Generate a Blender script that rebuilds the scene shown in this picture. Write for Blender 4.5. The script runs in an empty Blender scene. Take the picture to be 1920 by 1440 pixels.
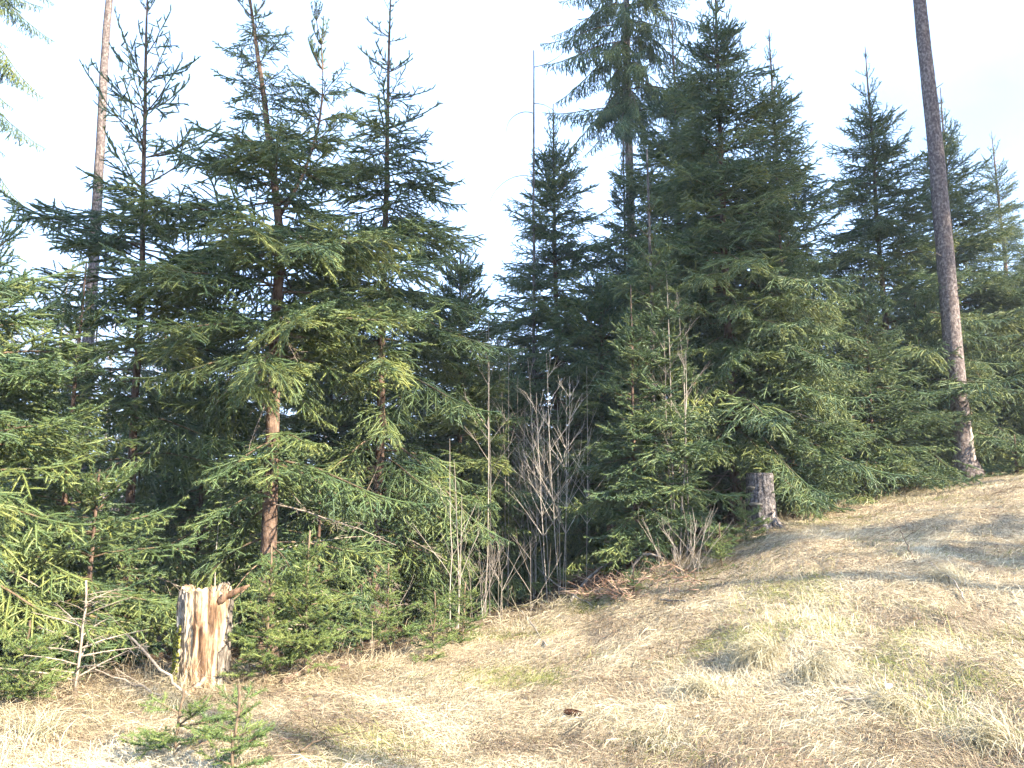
import bpy, math, random
import numpy as np
from mathutils import Vector, Matrix, Euler

# ------------------------------------------------------------------ camera, sky, sun, exposure
scene = bpy.context.scene
COL = scene.collection
R = math.radians
FPX, CZ, PITCH = 1400.0, 1.55, 7.9
CT, ST = math.cos(R(PITCH)), math.sin(R(PITCH))
cam_d = bpy.data.cameras.new('camera')
cam_d.lens = 36.0 * FPX / 1920.0
cam_d.sensor_width = 36.0
cam_d.clip_start, cam_d.clip_end = 0.05, 2000.0
cam = bpy.data.objects.new('camera', cam_d)
cam.location = (0, 0, CZ)
cam.rotation_euler = (R(90 + PITCH), 0, 0)
COL.objects.link(cam)
scene.camera = cam

SUN_AZ, SUN_EL = 127.0, 31.0          # azimuth clockwise from +Y
sdir = Vector((math.sin(R(SUN_AZ)) * math.cos(R(SUN_EL)), math.cos(R(SUN_AZ)) * math.cos(R(SUN_EL)), math.sin(R(SUN_EL))))
sun_d = bpy.data.lights.new('sun', 'SUN')
sun_d.energy, sun_d.angle, sun_d.color = 5.0, R(0.55), (1.0, 0.88, 0.69)
sun = bpy.data.objects.new('sun', sun_d)
sun.rotation_euler = sdir.to_track_quat('Z', 'Y').to_euler()
sun.location = (20, -15, 30)
COL.objects.link(sun)

world = bpy.data.worlds.new('World')
scene.world = world
world.use_nodes = True
wn, wl = world.node_tree.nodes, world.node_tree.links
wn.clear()
w_out = wn.new('ShaderNodeOutputWorld'); w_bg = wn.new('ShaderNodeBackground')
w_sky = wn.new('ShaderNodeTexSky'); w_sky.sky_type = 'NISHITA'; w_sky.sun_disc = False
w_sky.sun_elevation, w_sky.sun_rotation = R(SUN_EL), R(SUN_AZ)
w_sky.air_density, w_sky.dust_density, w_sky.ozone_density = 1.0, 1.5, 1.2
w_tc = wn.new('ShaderNodeTexCoord'); w_map = wn.new('ShaderNodeMapping'); w_map.inputs['Scale'].default_value = (1.0, 1.0, 1.8)
w_map.inputs['Location'].default_value = (0.35, 0.1, 0.0)
w_noise = wn.new('ShaderNodeTexNoise'); w_noise.inputs['Scale'].default_value = 1.6; w_noise.inputs['Detail'].default_value = 5
w_noise.inputs['Roughness'].default_value = 0.5
w_ramp = wn.new('ShaderNodeValToRGB')
w_ramp.color_ramp.elements[0].position, w_ramp.color_ramp.elements[1].position = 0.33, 0.62
w_ramp.color_ramp.elements[0].color = (0.3, 0.3, 0.3, 1)
w_mix = wn.new('ShaderNodeMix'); w_mix.data_type = 'RGBA'
w_mix.inputs[7].default_value = (2.9, 4.3, 7.0, 1)          # thin bright cloud
wl.new(w_tc.outputs['Generated'], w_map.inputs['Vector']); wl.new(w_map.outputs[0], w_noise.inputs['Vector'])
wl.new(w_noise.outputs[0], w_ramp.inputs[0]); wl.new(w_ramp.outputs[0], w_mix.inputs[0])
wl.new(w_sky.outputs[0], w_mix.inputs[6]); wl.new(w_mix.outputs[2], w_bg.inputs[0])
w_bg.inputs[1].default_value = 0.1
wl.new(w_bg.outputs[0], w_out.inputs[0])

scene.view_settings.view_transform = 'Standard'
scene.view_settings.look = 'None'
scene.view_settings.exposure = 2.25
scene.view_settings.gamma = 1.0
scene.view_settings.use_curve_mapping = False
scene.render.engine = 'CYCLES'
scene.cycles.max_bounces = 3
scene.cycles.diffuse_bounces = 1
scene.cycles.use_adaptive_sampling = True
scene.cycles.adaptive_threshold = 0.03
scene.cycles.glossy_bounces = 1
scene.cycles.transmission_bounces = 2
scene.cycles.use_denoising = True
scene.cycles.sample_clamp_indirect = 4.0

def place(px, py, Y):
    """World point seen at photograph pixel (px, py) at forward distance Y."""
    u, v = (px - 960) / FPX, (720 - py) / FPX
    k = CT - v * ST
    return Vector((Y * u / k, Y, CZ + Y * (ST + v * CT) / k))

# ------------------------------------------------------------------ numpy helpers
rng = np.random.default_rng(7)
_lat = np.random.default_rng(99).random((256, 256))
def vnoise(x, y):
    xi, yi = np.floor(x).astype(int), np.floor(y).astype(int)
    fx, fy = x - xi, y - yi
    fx, fy = fx * fx * (3 - 2 * fx), fy * fy * (3 - 2 * fy)
    a = _lat[xi & 255, yi & 255]; b = _lat[(xi + 1) & 255, yi & 255]
    c = _lat[xi & 255, (yi + 1) & 255]; d = _lat[(xi + 1) & 255, (yi + 1) & 255]
    return (a * (1 - fx) + b * fx) * (1 - fy) + (c * (1 - fx) + d * fx) * fy
def fbm(x, y, o=3):
    s, a, t = 0, 1.0, 0
    for i in range(o):
        s = s + a * vnoise(x * 2 ** i + 17.3 * i, y * 2 ** i + 9.1 * i); t += a; a *= 0.5
    return s / t
def sstep(a, b, x):
    t = np.clip((x - a) / (b - a), 0, 1)
    return t * t * (3 - 2 * t)

EX = np.array([-40, -9, -4.2, -3.0, -2.0, -1.4, -0.35, 0.6, 2.2, 3.4, 4.4, 5.5, 9.0, 14.0, 30, 80])
EY = np.array([3.0, 4.6, 5.6, 6.2, 6.6, 7.0, 8.5, 9.5, 10.0, 10.6, 11.6, 12.4, 14.6, 17.5, 24, 50])
def edge(x): return np.interp(x, EX, EY)
MOUNDS = [(2.15, 6.3, 0.16, 0.45), (2.7, 5.75, 0.10, 0.5), (3.1, 5.0, 0.08, 0.4), (4.1, 7.4, 0.10, 0.5), (0.8, 5.0, 0.05, 0.35),
          (-0.4, 6.4, 0.07, 0.5), (1.5, 7.4, 0.07, 0.6), (-1.2, 4.9, 0.06, 0.5), (5.2, 9.2, 0.10, 0.8), (2.8, 8.7, 0.08, 0.7),
          (4.9, 11.6, 0.14, 0.5), (1.6, 9.3, 0.12, 0.6), (1.2, 3.9, 0.05, 0.3)]
def height(x, y):
    x, y = np.asarray(x, float), np.asarray(y, float)
    ramp = np.interp(x, [-60, 0.2, 0.9, 2.1, 3.4, 5.5, 8.5, 14, 60], [0, 0.0, 0.12, 0.5, 1.0, 1.3, 1.66, 2.2, 3.5])
    ramp = ramp + 0.06 * np.sin(x * 0.9)
    g = 0.12 + 0.88 * sstep(2.5, 10.5, y)
    z = ramp * g
    z = z - 0.35 * sstep(0.0, 4.0, y - edge(x)) * sstep(1.5, -1.0, x)
    near = 1 - sstep(25, 50, np.hypot(x, y))
    z = z + near * (0.09 * (fbm(x * 0.9, y * 0.9) - 0.5) + 0.07 * (fbm(x * 3.1 + 5, y * 3.1) - 0.5))
    for mx, my, mh, mr in MOUNDS:
        z = z + 0.6 * mh * np.exp(-((x - mx) ** 2 + (y - my) ** 2) / (mr * mr))
    return z
def hz(x, y): return float(height(np.array([x]), np.array([y]))[0])
def ground_at(px, py):
    """Walk the pixel's ray until it meets the ground."""
    u, v = (px - 960) / FPX, (720 - py) / FPX
    d = np.array([u, CT - v * ST, ST + v * CT])
    t = np.arange(2.0, 30, 0.01)
    P = d[None] * t[:, None]; P[:, 2] += CZ
    below = P[:, 2] < height(P[:, 0], P[:, 1])
    i = int(np.argmax(below)) if below.any() else len(t) - 1
    return Vector((P[i, 0], P[i, 1], hz(P[i, 0], P[i, 1])))

class MB:
    """Collects triangles; every vertex can carry a value 'var'."""
    def __init__(s): s.v, s.f, s.m, s.a, s.n = [], [], [], [], 0
    def add(s, V, F, m=0, a=0.5):
        V = np.asarray(V, np.float32).reshape(-1, 3); F = np.asarray(F, np.int32).reshape(-1, 3)
        s.v.append(V); s.f.append(F + s.n); s.m.append(np.full(len(F), m, np.int32))
        s.a.append(np.broadcast_to(np.asarray(a, np.float32), (len(V),)).copy()); s.n += len(V)
    def tube(s, P, rad, sides=6, m=0, a=0.5, cap=True):
        P = np.asarray(P, float); n = len(P); rad = np.broadcast_to(np.asarray(rad, float), (n,))
        T = np.gradient(P, axis=0); T /= np.linalg.norm(T, axis=1)[:, None] + 1e-9
        up = np.array([0.0, 0, 1]) if abs(T[0, 2]) < 0.9 else np.array([1.0, 0, 0])
        U = np.cross(T, up); U /= np.linalg.norm(U, axis=1)[:, None] + 1e-9
        W = np.cross(T, U)
        th = np.arange(sides) * 2 * math.pi / sides
        V = P[:, None] + rad[:, None, None] * (U[:, None] * np.cos(th)[None, :, None] + W[:, None] * np.sin(th)[None, :, None])
        F = []
        for i in range(n - 1):
            for j in range(sides):
                p, q = i * sides + j, i * sides + (j + 1) % sides
                F += [(p, q, q + sides), (p, q + sides, p + sides)]
        if cap:
            for j in range(1, sides - 1):
                F.append((0, j + 1, j)); F.append(((n - 1) * sides, (n - 1) * sides + j, (n - 1) * sides + j + 1))
        s.add(V.reshape(-1, 3), F, m, a)
    def needles(s, A, B, dens, ln, wd, g, m=1):
        A, B = np.asarray(A, float).reshape(-1, 3), np.asarray(B, float).reshape(-1, 3)
        L = np.linalg.norm(B - A, axis=1); d = (B - A) / (L[:, None] + 1e-9)
        cnt = np.maximum(2, (L * np.asarray(dens)).astype(int))
        idx = np.repeat(np.arange(len(A)), cnt); N = len(idx)
        t = g.random(N)[:, None]
        base = A[idx] * (1 - t) + B[idx] * t; D = d[idx]
        ref = np.where(np.abs(D[:, 2:3]) < 0.9, np.array([[0, 0, 1.0]]), np.array([[1.0, 0, 0]]))
        U = np.cross(D, ref); U /= np.linalg.norm(U, axis=1)[:, None]; W = np.cross(U, D)
        ph = g.random(N) * 2 * math.pi
        Q = U * np.cos(ph)[:, None] + W * np.sin(ph)[:, None]
        al = R(44) + g.random(N) * R(34)
        nd = D * np.cos(al)[:, None] + Q * np.sin(al)[:, None]
        nd[:, 2] += 0.12; nd /= np.linalg.norm(nd, axis=1)[:, None]
        side = np.cross(nd, g.normal(size=(N, 3))); side /= np.linalg.norm(side, axis=1)[:, None] + 1e-9
        l = (ln * (0.75 + 0.5 * g.random(N)))[:, None]; w = wd * 0.5
        V = np.stack([base - side * w, base + side * w, base + nd * l], 1)
        s.add(V.reshape(-1, 3), np.arange(N * 3).reshape(-1, 3), m, np.repeat(g.random(N), 3))
    def ico(s, c, r, g, m=0, a=0.5, squash=1.0):
        t = (1 + 5 ** .5) / 2
        V = np.array([(-1, t, 0), (1, t, 0), (-1, -t, 0), (1, -t, 0), (0, -1, t), (0, 1, t), (0, -1, -t), (0, 1, -t), (t, 0, -1), (t, 0, 1), (-t, 0, -1), (-t, 0, 1)]) / 1.9
        F = [(0, 11, 5), (0, 5, 1), (0, 1, 7), (0, 7, 10), (0, 10, 11), (1, 5, 9), (5, 11, 4), (11, 10, 2), (10, 7, 6), (7, 1, 8), (3, 9, 4), (3, 4, 2), (3, 2, 6), (3, 6, 8), (3, 8, 9), (4, 9, 5), (2, 4, 11), (6, 2, 10), (8, 6, 7), (9, 8, 1)]
        V = V * r * (0.7 + 0.6 * g.random((12, 1))); V[:, 2] *= squash
        s.add(V + np.asarray(c), F, m, a)
    def mesh(s, name, mats, smooth=False):
        me = bpy.data.meshes.new(name)
        V, F, M, A = np.concatenate(s.v), np.concatenate(s.f), np.concatenate(s.m), np.concatenate(s.a)
        me.vertices.add(len(V)); me.vertices.foreach_set('co', V.ravel())
        me.loops.add(len(F) * 3); me.loops.foreach_set('vertex_index', F.ravel())
        me.polygons.add(len(F)); me.polygons.foreach_set('loop_start', np.arange(0, len(F) * 3, 3, dtype=np.int32))
        for m in mats: me.materials.append(m)
        me.polygons.foreach_set('material_index', M)
        if smooth: me.polygons.foreach_set('use_smooth', np.ones(len(F), bool))
        at = me.attributes.new('var', 'FLOAT', 'POINT'); at.data.foreach_set('value', A)
        me.update(calc_edges=True)
        return me

def obj(name, me, parent=None, loc=(0, 0, 0), rot=(0, 0, 0), scale=1.0, label=None, cat=None, group=None, kind=None):
    o = bpy.data.objects.new(name, me)
    o.location, o.rotation_euler = loc, rot
    o.scale = (scale,) * 3 if not hasattr(scale, '__len__') else scale
    if parent: o.parent = parent
    if label: o['label'] = label
    if cat: o['category'] = cat
    if group: o['group'] = group
    if kind: o['kind'] = kind
    COL.objects.link(o)
    return o

# ------------------------------------------------------------------ materials
def mat(name, ramp, scale=(8, 8, 8), detail=5, rough=0.85, bump=0.0, bscale=40, var=0.0, coords='Object', spec=0.2, objrand=0.0, distortion=0.0, trans=0.0, rampb=None):
    """Noise through a colour ramp, shifted by the mesh value 'var' and by object, with bump."""
    m = bpy.data.materials.new(name); m.use_nodes = True
    N, L = m.node_tree.nodes, m.node_tree.links
    b = N['Principled BSDF']; b.inputs['Roughness'].default_value = rough
    b.inputs['Specular IOR Level'].default_value = spec
    tc = N.new('ShaderNodeTexCoord'); mp = N.new('ShaderNodeMapping'); mp.inputs['Scale'].default_value = scale
    L.new(tc.outputs[coords], mp.inputs[0])
    nz = N.new('ShaderNodeTexNoise'); nz.inputs['Scale'].default_value = 1.0; nz.inputs['Detail'].default_value = detail
    nz.inputs['Distortion'].default_value = distortion
    L.new(mp.outputs[0], nz.inputs['Vector'])
    val = nz.outputs[0]
    def madd(src, k, off):
        a = N.new('ShaderNodeMath'); a.operation = 'MULTIPLY_ADD'; L.new(src, a.inputs[0]); a.inputs[1].default_value = k; a.inputs[2].default_value = off
        return a.outputs[0]
    def plus(p, q):
        a = N.new('ShaderNodeMath'); a.operation = 'ADD'; L.new(p, a.inputs[0]); L.new(q, a.inputs[1]); return a.outputs[0]
    if var:
        at = N.new('ShaderNodeAttribute'); at.attribute_name = 'var'
        val = plus(val, madd(at.outputs['Fac'], var, -var * 0.5))
    if objrand:
        oi = N.new('ShaderNodeObjectInfo'); val = plus(val, madd(oi.outputs['Random'], objrand, -objrand * 0.5))
    cr = N.new('ShaderNodeValToRGB'); el = cr.color_ramp.elements
    while len(el) < len(ramp): el.new(0.5)
    for e, (p, c) in zip(el, ramp): e.position = p; e.color = (*c, 1)
    L.new(val, cr.inputs[0])
    L.new(cr.outputs[0], b.inputs['Base Color'])
    if bump:
        n2 = N.new('ShaderNodeTexNoise'); n2.inputs['Scale'].default_value = bscale; n2.inputs['Detail'].default_value = 6
        mp2 = N.new('ShaderNodeMapping'); mp2.inputs['Scale'].default_value = tuple(c / max(scale) for c in scale); L.new(tc.outputs[coords], mp2.inputs[0])
        L.new(mp2.outputs[0], n2.inputs['Vector'])
        bp = N.new('ShaderNodeBump'); bp.inputs['Strength'].default_value = bump; bp.inputs['Distance'].default_value = 0.02
        L.new(n2.outputs[0], bp.inputs['Height']); L.new(bp.outputs[0], b.inputs['Normal'])
    if trans:
        tr = N.new('ShaderNodeBsdfTranslucent'); mx = N.new('ShaderNodeMixShader'); mx.inputs[0].default_value = trans
        L.new(cr.outputs[0], tr.inputs[0]); L.new(b.outputs[0], mx.inputs[1]); L.new(tr.outputs[0], mx.inputs[2])
        L.new(mx.outputs[0], N['Material Output'].inputs[0])
    return m

M_NEEDLE = mat('spruce_needles', [(0.22, (0.024, 0.054, 0.032)), (0.5, (0.076, 0.120, 0.046)), (0.78, (0.205, 0.225, 0.060))], (1.2, 1.2, 1.2), 3, 0.5, var=0.25, objrand=0.16, spec=0.45)
M_NEEDLE_YOUNG = mat('young_spruce_needles', [(0.2, (0.055, 0.095, 0.030)), (0.5, (0.11, 0.155, 0.045)), (0.8, (0.18, 0.21, 0.06))], (3, 3, 3), 3, 0.5, var=0.35, objrand=0.30, spec=0.4)
M_TWIG = mat('twig_bark', [(0.3, (0.07, 0.05, 0.033)), (0.7, (0.19, 0.14, 0.095))], (30, 30, 30), 3, 0.9, objrand=0.3)
M_DEAD = mat('dead_twig', [(0.3, (0.17, 0.135, 0.105)), (0.7, (0.35, 0.295, 0.235))], (20, 20, 20), 3, 0.9, objrand=0.3)
M_BARK_RED = mat('reddish_spruce_bark', [(0.3, (0.045, 0.03, 0.024)), (0.5, (0.115, 0.076, 0.057)), (0.7, (0.22, 0.155, 0.115))], (22, 22, 9), 6, 0.95, bump=0.6, bscale=45)
M_BARK_GREY = mat('grey_spruce_bark', [(0.3, (0.055, 0.045, 0.045)), (0.5, (0.13, 0.105, 0.10)), (0.68, (0.25, 0.22, 0.205))], (26, 26, 18), 6, 0.95, bump=0.9, bscale=60)
M_BARK_PALE = mat('pale_grey_bark', [(0.3, (0.05, 0.044, 0.042)), (0.5, (0.13, 0.115, 0.104)), (0.7, (0.26, 0.235, 0.21))], (16, 16, 8), 5, 0.9, bump=0.4, bscale=50, objrand=0.2)
M_FAR = mat('far_bare_wood', [(0.3, (0.16, 0.13, 0.12)), (0.7, (0.36, 0.31, 0.28))], (5, 5, 5), 3, 0.9, objrand=0.3)

# ------------------------------------------------------------------ ground
def ground_mesh():
    xs = np.concatenate([-np.geomspace(900, 9, 22), np.arange(-8.6, -4.5, 0.2), np.arange(-4.5, 5.0, 0.05), np.arange(5.0, 11.0, 0.1), np.geomspace(11.3, 900, 24)])
    ys = np.concatenate([-np.geomspace(900, 6, 18), np.arange(-5, 2.2, 0.4), np.arange(2.2, 9.0, 0.05), np.arange(9.0, 16.0, 0.1), np.geomspace(16.3, 900, 26)])
    X, Y = np.meshgrid(xs, ys); Z = height(X, Y)
    nx = len(xs); I = np.arange(nx * len(ys)).reshape(len(ys), nx)
    a, b, c, d = I[:-1, :-1].ravel(), I[:-1, 1:].ravel(), I[1:, 1:].ravel(), I[1:, :-1].ravel()
    mb = MB()
    forest = sstep(-0.3, 0.5, Y - edge(X) + 0.6 * (fbm(X * 2, Y * 2) - 0.5))
    forest = np.where(Y < -6, 0.4, forest)
    mb.add(np.stack([X, Y, Z], -1).reshape(-1, 3), np.concatenate([np.stack([a, b, c], 1), np.stack([a, c, d], 1)]), 0, forest.ravel())
    return mb
mg = bpy.data.materials.new('dry_grass_ground'); mg.use_nodes = True
N, L = mg.node_tree.nodes, mg.node_tree.links
b = N['Principled BSDF']; b.inputs['Roughness'].default_value = 0.95; b.inputs['Specular IOR Level'].default_value = 0.1
geo = N.new('ShaderNodeNewGeometry')
def tex(scale, det=6, sc=(1, 1, 1), rot=0.0):
    mp = N.new('ShaderNodeMapping'); mp.inputs['Scale'].default_value = sc; mp.inputs['Rotation'].default_value = (0, 0, rot)
    L.new(geo.outputs['Position'], mp.inputs[0])
    n = N.new('ShaderNodeTexNoise'); n.inputs['Scale'].default_value = scale; n.inputs['Detail'].default_value = det
    n.inputs['Roughness'].default_value = 0.65; L.new(mp.outputs[0], n.inputs['Vector']); return n.outputs[0]
def ramp(src, els):
    cr = N.new('ShaderNodeValToRGB'); e = cr.color_ramp.elements
    while len(e) < len(els): e.new(0.5)
    for q, (p, c) in zip(e, els): q.position = p; q.color = (*c, 1)
    L.new(src, cr.inputs[0]); return cr.outputs[0]
def mixc(f, p, q):
    mx = N.new('ShaderNodeMix'); mx.data_type = 'RGBA'; L.new(f, mx.inputs[0]); L.new(p, mx.inputs[6]); L.new(q, mx.inputs[7]); return mx.outputs[2]
straw = ramp(tex(60, 5, (1, 0.25, 1), 0.7), [(0.3, (0.15, 0.11, 0.075)), (0.5, (0.34, 0.275, 0.185)), (0.7, (0.52, 0.45, 0.33))])
moss = ramp(tex(50, 4), [(0.3, (0.06, 0.07, 0.02)), (0.7, (0.22, 0.22, 0.07))])
litter = ramp(tex(35, 6), [(0.3, (0.035, 0.025, 0.018)), (0.5, (0.09, 0.062, 0.04)), (0.75, (0.22, 0.15, 0.10))])
mossm = ramp(tex(1.6, 4), [(0.6, (0, 0, 0)), (0.75, (0.6, 0.6, 0.6))])
att = N.new('ShaderNodeAttribute'); att.attribute_name = 'var'
L.new(mixc(att.outputs['Fac'], mixc(mossm, straw, moss), litter), b.inputs['Base Color'])
bp = N.new('ShaderNodeBump'); bp.inputs['Strength'].default_value = 0.8; bp.inputs['Distance'].default_value = 0.03
L.new(tex(45, 6), bp.inputs['Height']); L.new(bp.outputs[0], b.inputs['Normal'])
obj('ground', ground_mesh().mesh('ground', [mg], True), kind='structure')

# ------------------------------------------------------------------ spruce branch library
def unit(v): return v / (np.linalg.norm(v) + 1e-9)
def curve_pts(p, d, L, n, bend, g, wob=0.05):
    """n+1 points; the elevation of d changes by bend(s) degrees along the way."""
    pts = [np.array(p, float)]; d = unit(np.array(d, float)); hor = unit(np.array([d[0], d[1], 0.0]) + 1e-6); el0 = math.asin(max(-1, min(1, d[2])))
    az0 = math.atan2(hor[1], hor[0])
    for i in range(n):
        s = (i + 0.5) / n
        el = el0 + R(bend(s)) + g.normal() * wob * 0.6; az = az0 + g.normal() * wob
        pts.append(pts[-1] + np.array([math.cos(el) * math.cos(az), math.cos(el) * math.sin(az), math.sin(el)]) * L / n)
    return np.array(pts)
BEND = {'young': lambda s: 12 * s, 'mid': lambda s: -22 * math.sin(math.pi * s) + 14 * s * s, 'old': lambda s: -26 * math.sin(math.pi * s * 0.9) + 16 * s * s,
        'open': lambda s: 4 + 22 * s, 'hang': lambda s: -32 * math.sin(math.pi * s * 0.8) + 12 * s * s, 'dead': lambda s: -15 * s}
DROOP = {'young': 6, 'mid': -22, 'old': -34, 'open': 18, 'hang': -70, 'dead': -10}
def gen_branch(kind, Lb, seed, needle_mat=None, fine=1.0):
    g = np.random.default_rng(seed); mb = MB()
    n = max(6, int(Lb / 0.12)); P = curve_pts((0, 0, 0), (1, 0, 0), Lb, n, BEND[kind], g)
    r0 = 0.005 + 0.0052 * Lb
    mb.tube(P, np.linspace(r0, 0.0028, n + 1), 5, 0)
    cum = np.linspace(0, 1, n + 1)
    def at(s): return np.array([np.interp(s, cum, P[:, k]) for k in range(3)])
    def tang(s): return unit(at(min(1, s + 0.03)) - at(max(0, s - 0.03)))
    SA, SB, SD = [], [], []
    bare = {'young': 0.04, 'mid': 0.09, 'old': 0.14, 'open': 0.08, 'hang': 0.10, 'dead': 0.1}[kind]
    if kind != 'dead':
        for i in range(n):
            if cum[i] >= bare * 1.5: SA.append(P[i]); SB.append(P[i + 1]); SD.append(0.9)
        i0 = int(n * 0.5); w = np.full(n + 1 - i0, CORE); w[0] *= 0.6; w[-1] *= 0.35
        mb.tube(P[i0:], w, 4, 1, 0.5, cap=False)
    step = {'young': 0.058, 'mid': 0.064, 'old': 0.066, 'open': 0.085, 'hang': 0.045, 'dead': 0.08}[kind] / Lb
    def lateral(p, d, ll, order, droop):
        k = max(2, int(ll / 0.09))
        Q = curve_pts(p, d, ll, k, lambda s: droop * s, g, 0.08)
        if order == 1 or kind == 'dead': mb.tube(Q, np.linspace(0.0022 + 0.004 * ll, 0.0014, k + 1), 3, 0, cap=False)
        if kind != 'dead':
            C = Q.copy(); C[0] = Q[0] + (Q[1] - Q[0]) * 0.25
            w = np.full(k + 1, CORE); w[0] *= 0.5; w[-1] *= 0.35
            mb.tube(C, w * (0.85 + 0.3 * g.random()), 4, 1, g.random(), cap=False)
        if kind != 'dead':
            for i in range(k): SA.append(Q[i]); SB.append(Q[i + 1]); SD.append(1.0)
        if order < 2 and ll > 0.13:
            sp = 0.060 if kind != 'dead' else 0.09
            t = 0.05 if kind != 'hang' else 0.1; sd = 1
            while t < ll * 0.9:
                s = t / ll; i = min(k - 1, int(s * k)); q = Q[i] + (Q[i + 1] - Q[i]) * (s * k - i); dd = unit(Q[i + 1] - Q[i])
                sidev = unit(np.cross(dd, [0, 0, 1.0])) * sd
                ang = R(46 + g.normal() * 13)
                l2 = min(0.24, 0.08 + 0.42 * (ll - t)) * (0.6 + 0.6 * g.random())
                nd = dd * math.cos(ang) + sidev * math.sin(ang) + np.array([0, 0, g.normal() * 0.26])
                lateral(q, nd, l2, 2, droop * 0.5)
                t += sp * (0.6 + 0.8 * g.random()); sd = -sd
    s, sd, node = bare, 1, 0.0
    while s < 0.985:
        p, d = at(s), tang(s)
        rest = Lb * (1 - s)
        base = {'young': 0.55, 'mid': 0.52, 'old': 0.48, 'open': 0.50, 'hang': 0.40, 'dead': 0.35}[kind]
        ll = min(0.70, 0.055 + base * rest) * (0.55 + 0.55 * g.random()) * min(1, 0.5 + (s - bare) * 5)
        if kind == 'open':
            if (s * Lb) % 0.27 > 0.12: ll = 0.05 + 0.04 * g.random()
        if kind == 'dead' and g.random() < 0.35: ll *= 0.3
        sidev = unit(np.cross(d, [0, 0, 1.0])) * sd
        ang = R((56 if kind != 'open' else 46) - 12 * s + g.normal() * 11)
        updn = {'young': 0.10, 'mid': -0.12, 'old': -0.35, 'open': 0.25, 'hang': -0.7, 'dead': -0.1}[kind] + g.normal() * 0.24
        lateral(p, d * math.cos(ang) + sidev * math.sin(ang) + np.array([0, 0, updn]), ll, 1, DROOP[kind] * (0.2 + 1.2 * g.random()))
        sd = -sd; s += step * 0.5 * (0.6 + 0.8 * g.random()) * 1.6
    if kind != 'dead':
        dn = 480 * fine
        mb.needles(SA, SB, np.array(SD) * dn, 0.0225 if kind != 'hang' else 0.019, 0.0044 / math.sqrt(fine), g, 1)
        return mb.mesh(kind + '_branch', [M_TWIG, needle_mat or M_NEEDLE])
    return mb.mesh('dead_branch', [M_DEAD])
CORE = 0.0085
LIB = {}
for kind, lens in (('young', (0.25, 0.42, 0.65, 0.95)), ('mid', (0.75, 1.1, 1.5, 1.95)), ('old', (1.2, 1.7, 2.3)), ('open', (0.4, 0.7, 1.05, 1.4)), ('dead', (0.6, 1.1, 1.7)), ('hang', (1.3, 2.0))):
    for i, l in enumerate(lens):
        for sd in range(2):
            LIB.setdefault(kind, []).append((l, gen_branch(kind, l, 100 * i + sd * 7 + hash(kind[0]) * 0 + ord(kind[0]))))
CORE = 0.005
LIB['fresh'] = [(l, gen_branch('young', l, 900 + 31 * i, M_NEEDLE_YOUNG, 1.5)) for i, l in enumerate((0.18, 0.3, 0.3, 0.48, 0.48, 0.7))]
def pick(kind, l, g):
    c = sorted(LIB[kind], key=lambda e: abs(e[0] - l))[:2]
    return c[int(g.integers(len(c)))]

# ------------------------------------------------------------------ trees
def trunk_line(H, bends, g, n=None, wob=0.012):
    n = n or max(8, int(H / 0.4)); z = np.linspace(0, H, n + 1)
    x = np.interp(z, [b_[0] for b_ in bends], [b_[1] for b_ in bends]); y = np.interp(z, [b_[0] for b_ in bends], [b_[2] for b_ in bends])
    w = np.cumsum(g.normal(size=(n + 1, 2)), 0) * wob * 0.5; w[0] = 0
    return np.stack([x + w[:, 0], y + w[:, 1], z], 1)
def trunk_mesh(P, r0, m, flare=1.5, sides=12, seed=0, r_top=0.008, power=0.85):
    g = np.random.default_rng(seed); H = P[-1, 2]; s = P[:, 2] / H
    r0 = r0 * 0.88
    rad = r_top + (r0 - r_top) * (1 - s) ** power
    rad = rad * (1 + (flare - 1) * np.exp(-P[:, 2] / 0.18)) * (1 + g.normal(size=len(s)) * 0.02)
    mb = MB(); mb.tube(P, rad, sides, 0)
    return mb, rad
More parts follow.
